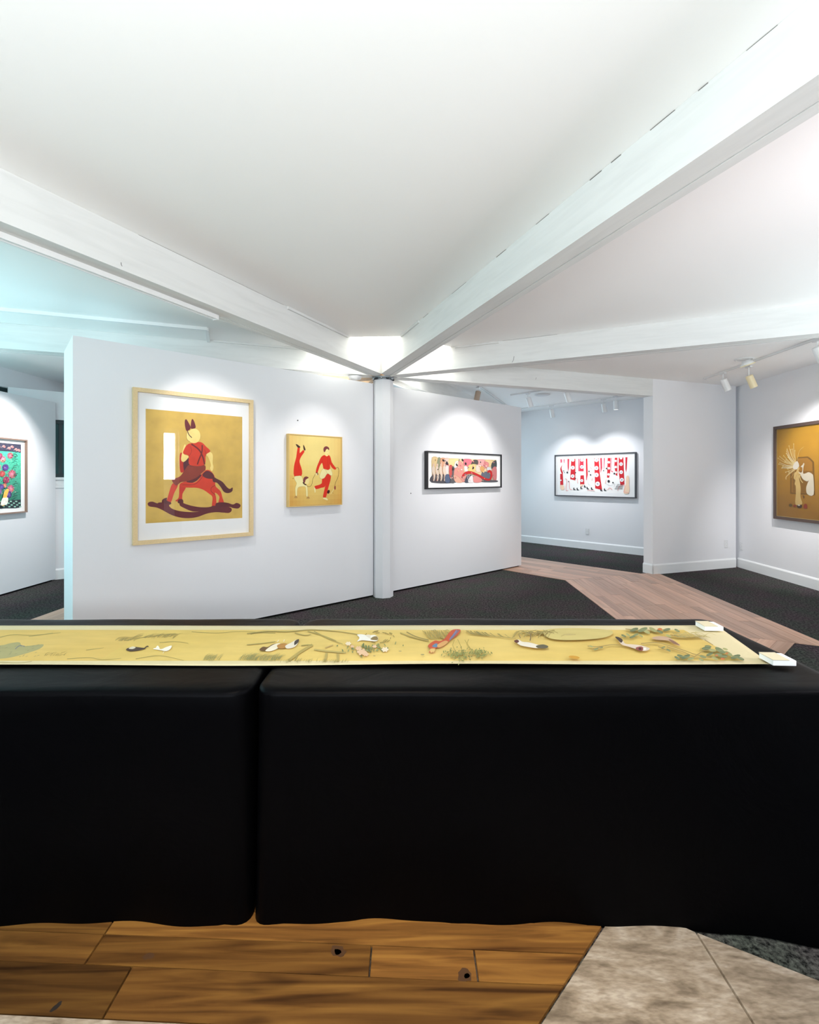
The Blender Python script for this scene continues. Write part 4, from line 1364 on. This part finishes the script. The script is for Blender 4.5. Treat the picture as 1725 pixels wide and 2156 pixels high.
# right wall
track('white light track on the ceiling along the right wall', (4.22, 7.05), (4.10, 3.6), ZT)
toR = 0.0
make_head('white_metal', 0.42, 'white can spotlight at the far end of the right-hand track', (4.205, 6.62, ZH), toR, stem=0.075)
h2 = make_head('cream_metal', 0.42, 'cream-coloured can spotlight below the round recessed lamp on the right', (4.33, 6.30, ZH + 0.0175), toR, stem=0.11)
make_head('white_metal', 0.42, 'white can spotlight cut by the right edge under the beam', (4.145, 5.02, ZH), toR, r=0.05)
spot('spot_peacock', (4.25, 5.35, 2.60), (5.1, 6.15, 1.40), 130, 72, 1.0)
spot('spot_peacock_second', (4.3, 6.3, 2.55), (5.1, 6.45, 1.3), 24, 56, 1.0)
# far room
uF = Vector((0.6756, -0.7373, 0)); oF = pol(bF, 4.83)
track('white light track along the far room wall above the banner print', oF - uF * 1.6, oF + uF * 1.5, ZT)
rF = math.atan2(dF_.y, dF_.x)
for s, lb in ((-0.72, 'white can spotlight in the far room above the left end of the banner print'), (0.33, 'white can spotlight in the far room above the right half of the banner print')):
    p = oF + uF * s
    make_head('white_metal', 0.35, lb, (p.x, p.y, ZH), rF)
    a = p - dF_ * 0.22 - uF * (0.1 if s > 0 else -0.25)
    spot('spot_banners', (a.x, a.y, 2.56), tuple(pol(bF, APO) + uF * (s * 0.9 + 0.08) + Vector((0, 0, 0.92))), 38, 92, 0.95, (0.97, 0.98, 1.0))
oG = pol(bF, 3.30)
track('white light track in the far room just behind the header beam', oG - uF * 0.55, oG + uF * 0.95, ZT)
for s, lb in ((-0.22, 'white can spotlight hanging just behind the header beam, beside a round ceiling disc'), (0.48, 'largest white can spotlight hanging just behind the header beam')):
    p = oG + uF * s
    make_head('white_metal', 0.35, lb, (p.x, p.y, ZH), rF - 0.5)
p = Vector((3.62, 8.72, 0))
make_head('white_metal', 0.12, 'white can spotlight in the far room nearest the wing wall', (3.60, 8.62, ZT), rF)
g0, g1 = Vector((1.04, 7.56, 0)), Vector((1.95, 9.83, 0))
track('grey light track over the right-hand partition leading into the far room', g0, g1, ZT, 0.04, 0.022)
gd = (g1 - g0).normalized()
p = g0 + gd * 0.06
make_head('bronze_metal', 0.25, 'bronze can spotlight peeking over the top of the right-hand partition', (p.x, p.y, ZH - 0.004), math.atan2(gd.y, gd.x) + 2.4)
# left beam track
a = pol(335, 2.50, 0, 0); c = pol(335, 5.2, 0, 0)
tn_ = bear(335)[1]
track('long white light track under the left beam', a - tn_ * 0.045, c - tn_ * 0.045, BEAM_Z - 0.0005, 0.045, 0.03)

# ceiling fittings
rl = thing('recessed_lamp', 'round recessed ceiling lamp with a rim coloured as if lit gold beside the right-hand track', 'ceiling lamp', (4.02, 5.93, CEIL))
bm = bmesh.new(); lathe(bm, [(0.105, -0.0008), (0.105, -0.006), (0.085, -0.010), (0.085, -0.0008)], 32, None, True); mk('trim_ring', bm, 'white_metal', rl)
bm = bmesh.new(); M = Matrix.Translation((0.02, 0, -0.012)) @ Matrix.Rotation(-0.35, 4, 'Y'); lathe(bm, [(0.035, 0.0), (0.06, -0.03), (0.078, -0.06), (0.074, -0.06), (0.055, -0.031), (0.03, -0.006)], 28, M); mk('reflector', bm, 'white_metal', rl, True)
bm = bmesh.new(); lathe(bm, [(0.080, -0.058), (0.080, -0.066), (0.074, -0.066), (0.074, -0.058)], 28, M, True); mk('lit_rim', bm, 'rim_glow_gold', rl)  # gold colour stands in for the lamp's glow on the rim
cd = thing('ceiling_disc', 'flat round white ceiling fitting in the far room', 'ceiling fitting', (2.27, 8.45, CEIL))
bm = bmesh.new(); lathe(bm, [(0.13, -0.0008), (0.13, -0.012), (0.10, -0.022), (0.02, -0.026)], 32); mk('disc', bm, 'plastic_white', cd, False)
sd = thing('smoke_detector', 'white domed smoke detector under the beam beside the post top', 'smoke detector', tuple(pol(290, 0.34, 0, BEAM_Z)))
bm = bmesh.new(); lathe(bm, [(0.055, -0.0008), (0.074, -0.006), (0.076, -0.024), (0.066, -0.040), (0.034, -0.050), (0.006, -0.052)], 32); mk('housing', bm, 'plastic_white', sd, True)
bm = bmesh.new(); lathe(bm, [(0.0775, -0.010), (0.0775, -0.015)], 32); mk('vent_ring', bm, 'plastic_white', sd)

# ------------------------------------------------------------------ tables under black cloths
TOP = 0.735


def rrect(x0, x1, y0, y1, r, n=10, step=0.02):
    pts = []
    for cx, cy, a0 in ((x1 - r, y0 + r, -PI / 2), (x1 - r, y1 - r, 0), (x0 + r, y1 - r, PI / 2), (x0 + r, y0 + r, PI)):
        for k in range(n + 1):
            a = a0 + PI / 2 * k / n
            pts.append((cx + r * math.cos(a), cy + r * math.sin(a), math.cos(a), math.sin(a)))
    out = []
    for p, q in zip(pts, pts[1:] + pts[:1]):
        L = math.hypot(q[0] - p[0], q[1] - p[1]); m = max(1, int(L / step))
        for k in range(m):
            t = k / m
            out.append(tuple(p[i] * (1 - t) + q[i] * t for i in range(4)))
    return out


def cloth(x0, x1, y0, y1, label, seed, rr=0.075, flare=None):
    rnd = random.Random(seed)
    per = rrect(x0, x1, y0, y1, rr)
    ph = [rnd.uniform(0, 6.28) for _ in range(6)]
    levels = [(-0.062, TOP), (-0.035, TOP), (-0.012, TOP - 0.003), (-0.003, TOP - 0.009), (0.0, TOP - 0.020)]
    for k in range(1, 15):
        t = k / 14
        levels.append((None, (TOP - 0.020) * (1 - t) + 0.004 * t))
    bm = bmesh.new(); rings = []
    for off, z in levels:
        ring = []
        for x, y, nx, ny in per:
            s = x * 1.0 + y * 1.3
            if off is not None:
                o = off; dz = 0.0022 * math.sin(7 * s + ph[3]) * math.sin(3.1 * s + ph[4]) if off > -0.06 else 0
            else:
                t = 1 - z / (TOP - 0.02)
                o = t * (0.15 if abs(x + 0.495) < 0.09 else 1.0) * (0.006 * math.sin(9 * s + ph[0]) + 0.005 * math.sin(21 * s + ph[1]) + 0.004 * math.sin(4.3 * s + ph[2]))
                o += 0.018 * t * 4 * nx * nx * ny * ny * (1 if (abs(x + 0.495) < 0.09 and y < 1.7) else 0)
                if flare:
                    o += flare(x, y) * t ** 1.5
                dz = 0
            ring.append(bm.verts.new((x + nx * o, y + ny * o, z + dz)))
        rings.append(ring)
    n = len(per)
    for a, b in zip(rings, rings[1:]):
        for k in range(n):
            bm.faces.new((a[k], a[(k + 1) % n], b[(k + 1) % n], b[k]))
    bm.faces.new(rings[0])
    o = mk('tablecloth', bm, 'black_cloth', None, True)
    tag(o, label, 'tablecloth', 'black cloths on the long table')
    return o


def folding_table(x0, x1, y0, y1, label):
    t = thing('folding_table', label, 'table', ((x0 + x1) / 2, (y0 + y1) / 2, 0))
    hx, hy = (x1 - x0) / 2, (y1 - y0) / 2
    bm = bmesh.new(); pts = [(p[0], p[1]) for p in rrect(-hx, hx, -hy, hy, 0.06, 6, 5)]
    prism(bm, pts, 0.695, 0.728); mk('tabletop', bm, 'table_top_grey', t)
    for sx in (-1, 1):
        for sy in (-1, 1):
            bm = bmesh.new(); lathe(bm, [(0.014, 0.0), (0.014, 0.695)], 10, Matrix.Translation((sx * (hx - 0.25), sy * (hy - 0.12), 0)))
            mk('leg', bm, 'steel', t)


fl_r = lambda x, y: (0.085 * max(0, min(1, (x - 0.85) / 0.4)) if y < 1.7 else 0.0) + (0.03 * max(0, 1 - ((x + 0.02) / 0.16) ** 2) * -0.6 if y < 1.7 else 0)
fl_l = lambda x, y: 0.0
cloth(-0.4885, 1.420, 1.538, 2.340, 'black cloth draped to the floor over the right-hand table', 3, flare=fl_r)
cloth(-2.40, -0.5015, 1.538, 2.335, 'black cloth draped to the floor over the left-hand table', 8, flare=fl_l)
folding_table(-0.455, 1.385, 1.575, 2.305, 'folding table hidden under the right-hand black cloth')
folding_table(-2.365, -0.535, 1.575, 2.300, 'folding table hidden under the left-hand black cloth')

# ------------------------------------------------------------------ the painted handscroll
SZ = TOP + 0.0045
sc = thing('handscroll', 'long unrolled yellow silk handscroll of birds and plants on the black table', 'scroll', (0, 0, 0))


def srx(y):                                   # right end of the scroll
    return 1.275 + (y - 1.730) * 0.20


def sheet_z(x, y):
    e0 = max(0, 1 - (y - 1.730) / 0.03); e1 = max(0, 1 - (2.195 - y) / 0.03)
    w = 0.5 + 0.5 * math.sin(3.1 * x + 0.6) * math.sin(1.3 * x + 2.0)
    return SZ + 0.009 * w * e0 ** 2 + 0.003 * w * e1 ** 2


bm = bmesh.new()
nx, ny = 150, 34
grid = []
for j in range(ny + 1):
    y = 1.730 + (2.195 - 1.730) * j / ny
    grid.append([bm.verts.new((-2.33 + (srx(y) + 2.33) * i / nx, y, sheet_z(-2.33 + (srx(y) + 2.33) * i / nx, y))) for i in range(nx + 1)])
for j in range(ny):
    for i in range(nx):
        bm.faces.new((grid[j][i], grid[j][i + 1], grid[j + 1][i + 1], grid[j + 1][i]))
ex = bmesh.ops.extrude_face_region(bm, geom=bm.faces[:])
for v in [g for g in ex['geom'] if isinstance(g, bmesh.types.BMVert)]:
    v.co.z += 0.0011
simple('scroll_paper', (0.67, 0.58, 0.35), 0.8, spec=0.15, bump=0.05, bscale=400, var=0.03)
mk('paper', bm, 'scroll_paper', sc, True)

SF = (CZ - SZ - 0.0012) * 1040


def sp(p):
    """table-top point from a point of the survey photograph"""
    y = SF / (p[1] - 1005.0)
    return ((p[0] - 862.5) / 1040 * y, y)


def strip(kx, x0, s):
    return lambda p: sp((x0 + p[0] / s, 1280 + p[1] / s))


A = Art(None, 0.86, step=0.000012)
yb, yt = 1.775, 2.135


def endx(y):
    return sp((1575, 1396))[0] + (y - sp((1575, 1396))[1]) * (sp((1440, 1326))[0] - sp((1575, 1396))[0]) / (sp((1440, 1326))[1] - sp((1575, 1396))[1])


def silk(u, v):
    n = math.sin(9 * u + 2) * 0.5 + math.sin(23 * u + 5 * v) * 0.3
    return (230 + 6 * n, 200 + 7 * n - 3 * (u < .35), 116 + 10 * n)


A.grad([(-2.33, yt), (endx(yt), yt), (endx(yb), yb), (-2.33, yb)], silk, 70, 8)
g_, g2, tk = (150, 142, 84), (120, 122, 78), (176, 160, 96)
rs = random.Random(5)
# left stretch
A.T = strip(0, 0, 2.974)
A.poly([(-200, 250), (0, 235), (60, 222), (120, 215), (140, 240), (200, 235), (272, 228), (250, 255), (180, 280), (90, 305), (0, 318), (-200, 325)], (178, 170, 118))
for k in range(40):
    x, y = rs.uniform(-150, 240), rs.uniform(232, 310)
    A.stroke([(x, y), (x + 14, y - 5)], 1.6, (140, 140, 104), smooth=False)
A.stroke([(95, 258), (120, 238), (155, 240)], 4, (124, 130, 138))
for q in ([(0, 185), (80, 168), (200, 172), (330, 158)], [(180, 180), (290, 165), (380, 155)], [(0, 340), (120, 345), (200, 335)], [(420, 320), (560, 312), (640, 325), (760, 316)], [(540, 265), (650, 250)], [(1000, 218), (1100, 212), (1180, 222)], [(1200, 150), (1360, 158), (1500, 148), (1725, 158)], [(1570, 165), (1620, 158), (1725, 160)], [(780, 205), (900, 185), (1100, 160)], [(850, 320), (1000, 300), (1150, 330)]):
    A.stroke(q, 4, tk, taper=.5)
def grass(x0, x1, y0, h, n, c, lean=14, w=2.2):
    for k in range(n):
        x = rs.uniform(x0, x1); y = y0 + rs.uniform(-6, 6); hh = h * rs.uniform(.5, 1)
        A.stroke([(x, y), (x + lean * .4, y - hh * .6), (x + lean * rs.uniform(.6, 1.6), y - hh)], w, c, taper=.6)
grass(270, 400, 296, 20, 14, tk, 20)
grass(720, 840, 205, 26, 26, (176, 160, 100), 34, 1.7); grass(830, 1090, 188, 28, 40, (168, 154, 96), 40, 1.7)
grass(1270, 1380, 330, 40, 34, (168, 164, 108), 30, 1.7); grass(1490, 1620, 330, 42, 40, (164, 160, 104), 30, 1.7); grass(1640, 1725, 335, 40, 20, (168, 164, 108), 30, 1.7)
def bird(pts, c, oc=None):
    A.poly(pts, c)
A.poly([(790, 262), (830, 248), (880, 252), (912, 258), (860, 272), (810, 275)], (86, 72, 62)); A.poly([(805, 258), (830, 246), (850, 252), (830, 262)], (236, 226, 200)); A.stroke([(905, 256), (920, 244), (930, 246)], 5, (80, 66, 60))
A.poly([(960, 262), (975, 255), (1010, 262), (1040, 250), (1075, 240), (1066, 262), (1040, 275), (1000, 268)], (250, 244, 226)); A.poly([(975, 258), (988, 240), (1000, 260)], (250, 244, 226)); A.stroke([(1030, 272), (1020, 290)], 3, (230, 220, 190))
# middle stretch
A.T = strip(0, 520, 2.974)
for q in ([(0, 165), (120, 150), (260, 152), (400, 140), (560, 150), (700, 170)], [(380, 150), (470, 175), (560, 210)], [(420, 150), (520, 200), (600, 230)], [(0, 235), (100, 225), (180, 215)], [(960, 160), (1040, 190), (1140, 215)], [(300, 160), (360, 175), (400, 170)]):
    A.stroke(q, 6, tk, taper=.4)
A.stroke([(260, 335), (320, 290), (360, 265), (410, 235)], 16, (186, 164, 96)); A.stroke([(320, 292), (300, 335)], 8, tk); A.stroke([(340, 240), (380, 235), (415, 238)], 6, tk)
A.stroke([(490, 340), (500, 285)], 16, (186, 166, 100)); A.stroke([(570, 340), (570, 290)], 16, (186, 166, 100)); A.stroke([(420, 265), (500, 275), (620, 285)], 10, (190, 170, 104)); A.stroke([(490, 255), (540, 235)], 6, (200, 170, 110))
grass(0, 210, 330, 44, 60, (168, 164, 108), 30, 1.7); grass(200, 640, 345, 22, 60, (170, 158, 100), 10)
A.poly([(78, 270), (100, 250), (130, 252), (160, 235), (185, 232), (150, 262), (110, 275)], (120, 92, 62)); A.poly([(115, 275), (160, 240), (200, 228), (215, 240), (190, 262), (150, 278)], (244, 232, 206)); A.poly([(190, 240), (230, 228), (255, 236), (240, 258), (200, 260)], (190, 138, 74)); A.poly([(240, 245), (275, 225), (310, 206), (322, 220), (300, 250), (255, 262)], (240, 230, 210)); A.poly([(300, 215), (325, 202), (322, 222), (298, 240)], (84, 76, 70))
A.stroke([(190, 220), (200, 208)], 4, (240, 232, 210)); A.stroke([(230, 218), (235, 205)], 4, (240, 232, 210))
for k in range(26):
    a = rs.uniform(0, 6.28); r = rs.uniform(.55, 1)
    x, y = 830 + 95 * r * math.cos(a), 190 + 42 * r * math.sin(a)
    A.stroke([(x, y), (x + 26 * math.cos(a + 1.6), y + 12 * math.sin(a + 1.6))], 4, (156, 138, 78))
A.poly([(690, 175), (720, 172), (760, 180), (800, 176), (822, 195), (812, 215), (770, 214), (720, 210), (690, 218), (705, 195)], (250, 246, 234)); A.poly([(775, 205), (790, 188), (815, 186), (818, 208)], (150, 128, 84)); A.poly([(745, 180), (770, 175), (775, 200)], (236, 226, 206))
for k in range(60):
    x, y = rs.gauss(760, 75), rs.gauss(262, 18)
    A.ell(x, y, rs.uniform(6, 12), rs.uniform(3, 6), rs.choice([(130, 140, 92), (150, 156, 104), (116, 128, 86)]), rs.uniform(0, 3), 8)
for x, y, r in ((635, 232, 18), (720, 285, 30), (700, 262, 20), (865, 270, 22), (745, 300, 18), (800, 250, 14), (660, 250, 12)):
    for k in range(6):
        a = k * PI / 3; A.ell(x + r * .55 * math.cos(a), y + r * .3 * math.sin(a), r * .5, r * .32, (244, 226, 196) if x > 800 or x < 660 else (236, 198, 160), a, 8)
for k in range(12):
    x = 1100 + k * 13
    A.stroke([(x, 150), (x + 20, 170 + 20 * math.sin(k)), (x + 50, 200), (x + 40, 160)], 4, rs.choice([tk, (164, 148, 88)]))
for k in range(30):
    x = rs.uniform(1370, 1640); y = 150 + (x - 1370) * .1
    A.stroke([(x, y), (x + 30, y + 20), (x + 70, y + 26)], 3.5, rs.choice([tk, (150, 138, 84)]), taper=.5)
A.stroke([(1000, 160), (1060, 190), (1140, 212)], 6, (156, 140, 86))
A.poly([(1140, 290), (1150, 270), (1134, 250), (1150, 230), (1180, 214), (1210, 218), (1240, 200), (1262, 170), (1290, 146), (1338, 146), (1320, 180), (1270, 215), (1245, 240), (1210, 258), (1182, 262), (1175, 285), (1160, 288)], (204, 96, 66))
A.poly([(1160, 250), (1185, 232), (1200, 245), (1185, 258)], (104, 140, 168)); A.poly([(1195, 240), (1240, 215), (1260, 225), (1230, 248), (1200, 258)], (222, 170, 108)); A.stroke([(1270, 210), (1300, 170), (1316, 148)], 9, (124, 132, 168)); A.stroke([(1285, 200), (1315, 165), (1330, 148)], 6, (120, 120, 140)); A.poly([(1148, 268), (1180, 266), (1172, 286), (1152, 290)], (226, 190, 120))
A.stroke([(1165, 285), (1160, 295)], 3, (180, 90, 60))
for cx, cy, rx, ry, n in ((1315, 300, 90, 38, 120), (1455, 298, 65, 28, 90)):
    for k in range(n):
        x, y = rs.gauss(cx, rx * .5), rs.gauss(cy, ry * .5)
        A.ell(x, y, rs.uniform(4, 9), rs.uniform(2, 4), rs.choice([(146, 148, 86), (166, 164, 96), (128, 134, 80)]), rs.uniform(0, 3), 7)
for q in ([(1300, 215), (1290, 250), (1310, 290)], [(1320, 210), (1340, 255), (1350, 290)], [(1365, 215), (1400, 270)], [(1390, 210), (1380, 250), (1430, 290)]):
    A.stroke(q, 3, (166, 150, 80))
A.ell(960, 286, 10, 3, (180, 164, 110)); A.ell(1100, 308, 12, 4, (160, 150, 100)); A.ell(798, 316, 8, 3, (170, 150, 100))
# right stretch
A.T = strip(0, 1100, 2.76)
A.poly([(130, 140), (330, 130), (520, 145), (480, 185), (300, 200), (160, 190)], (214, 196, 126))
for k in range(22):
    x = rs.uniform(-60, 150); A.stroke([(x, 140 + rs.uniform(0, 50)), (x + 25, 150), (x + 60, 140 + rs.uniform(0, 30))], 4, rs.choice([tk, (160, 142, 84)]))
A.poly([(-46, 205), (-20, 198), (0, 210), (40, 214), (80, 225), (118, 238), (90, 248), (40, 242), (-10, 232), (-30, 218)], (242, 232, 214)); A.poly([(-48, 206), (-30, 198), (-18, 208), (-32, 218)], (104, 64, 58)); A.poly([(80, 235), (120, 226), (150, 236), (140, 248), (95, 248)], (108, 102, 82))
A.stroke([(45, 205), (50, 175), (40, 155)], 6, (140, 120, 84)); A.stroke([(20, 150), (50, 165), (60, 150)], 4, (150, 130, 84)); A.stroke([(-20, 170), (-10, 190)], 4, (140, 120, 84))
A.stroke([(225, 178), (260, 166), (310, 168)], 6, (196, 176, 110)); A.ell(272, 168, 34, 5, (202, 182, 120), 0, 12)
A.ell(302, 302, 32, 9, (214, 160, 66), 0.12)
A.poly([(545, 184), (560, 186), (585, 205), (600, 222), (640, 226), (690, 232), (735, 246), (738, 256), (710, 265), (670, 256), (620, 240), (580, 228), (560, 205)], (224, 206, 186)); A.poly([(540, 182), (562, 184), (584, 200), (575, 216), (556, 200)], (78, 66, 58)); A.poly([(660, 246), (690, 238), (705, 250), (695, 264), (670, 260)], (150, 84, 76)); A.ell(712, 252, 10, 7, (246, 240, 226), 0, 10); A.ell(684, 252, 9, 8, (84, 50, 46), 0, 10)
A.poly([(755, 186), (790, 178), (840, 182), (868, 194), (915, 228), (905, 232), (850, 205), (790, 200), (762, 194)], (200, 168, 140)); A.poly([(850, 196), (880, 205), (914, 230), (880, 222)], (146, 110, 86))
for q in ([(380, 236), (440, 240), (520, 228), (580, 232)], [(410, 255), (470, 238)], [(690, 222), (780, 216), (860, 236), (940, 262), (1020, 290), (1120, 310)], [(840, 240), (930, 268), (1000, 300)], [(1000, 300), (1060, 262), (1120, 262)], [(790, 240), (850, 265)], [(600, 135), (720, 145), (860, 135)], [(860, 170), (960, 185), (1060, 180)], [(1060, 200), (1110, 230)]):
    A.stroke(q, 5, (166, 142, 88), taper=.3)
lv = [(128, 138, 98), (150, 154, 104), (110, 122, 88), (168, 166, 110)]
for x, y, r in ((430, 254, 14), (400, 238, 12), (460, 246, 10), (590, 176, 16), (640, 182, 18), (660, 170, 18), (690, 176, 14), (615, 170, 14), (720, 150, 26), (760, 140, 26), (700, 140, 30), (650, 140, 26), (840, 140, 22), (800, 152, 20), (900, 145, 18), (850, 176, 18),
                (950, 300, 28), (920, 296, 22), (980, 312, 20), (1070, 250, 26), (1105, 262, 22), (1150, 262, 34), (1200, 282, 26), (1170, 298, 24), (1240, 300, 30), (1140, 288, 24), (1090, 285, 22), (1050, 300, 20), (1120, 310, 20), (1080, 240, 20), (1180, 255, 16), (1270, 312, 22), (1040, 318, 16), (900, 308, 18), (850, 262, 14), (820, 245, 12)):
    A.ell(x, y, r, r * .36, rs.choice(lv), rs.uniform(-.4, .6), 12); A.stroke([(x - r * .8, y), (x + r * .8, y + 2)], 1.5, (190, 186, 130), smooth=False)
for x, y, r in ((800, 138, 14), (1165, 313, 13), (1190, 280, 9), (1130, 292, 9)):
    A.ell(x, y, r, r * .5, (206, 122, 70), 0, 10)
for k in range(24):
    x = rs.uniform(860, 1060); A.stroke([(x, 150 + rs.uniform(0, 35)), (x + 35, 158 + rs.uniform(0, 30)), (x + 75, 172 + rs.uniform(0, 20))], 3, (190, 172, 110), taper=.6)
A.build('painting', 'silk_paint', sc, SZ + 0.0012, axes='table')

# ------------------------------------------------------------------ two paper-wrapped weights on the scroll end


def weight(px, py, rot, label):
    t = thing('scroll_weight', label, 'paperweight', (px, py, SZ + 0.0075), rot, 'weights holding down the scroll end')
    bm = bmesh.new(); box(bm, -0.039, 0.039, -0.0375, 0.0375, 0.0, 0.0185, None, 0.0015)
    mk('block', bm, 'foam_white', t)
    bm = bmesh.new(); box(bm, -0.0398, 0.016, -0.0383, 0.0383, 0.0192, 0.0207)
    mk('top_sheet', bm, 'cream_paper', t)
    bm = bmesh.new(); box(bm, -0.0395, 0.016, -0.0380, 0.0380, 0.0186, 0.0192)
    mk('edge_line', bm, 'slot_dark', t)
    return t


weight(1.297, 2.137, -0.05, 'white scroll weight with cream top at the far corner of the scroll')
weight(1.302, 1.748, -0.05, 'white scroll weight with cream top at the near corner of the scroll')
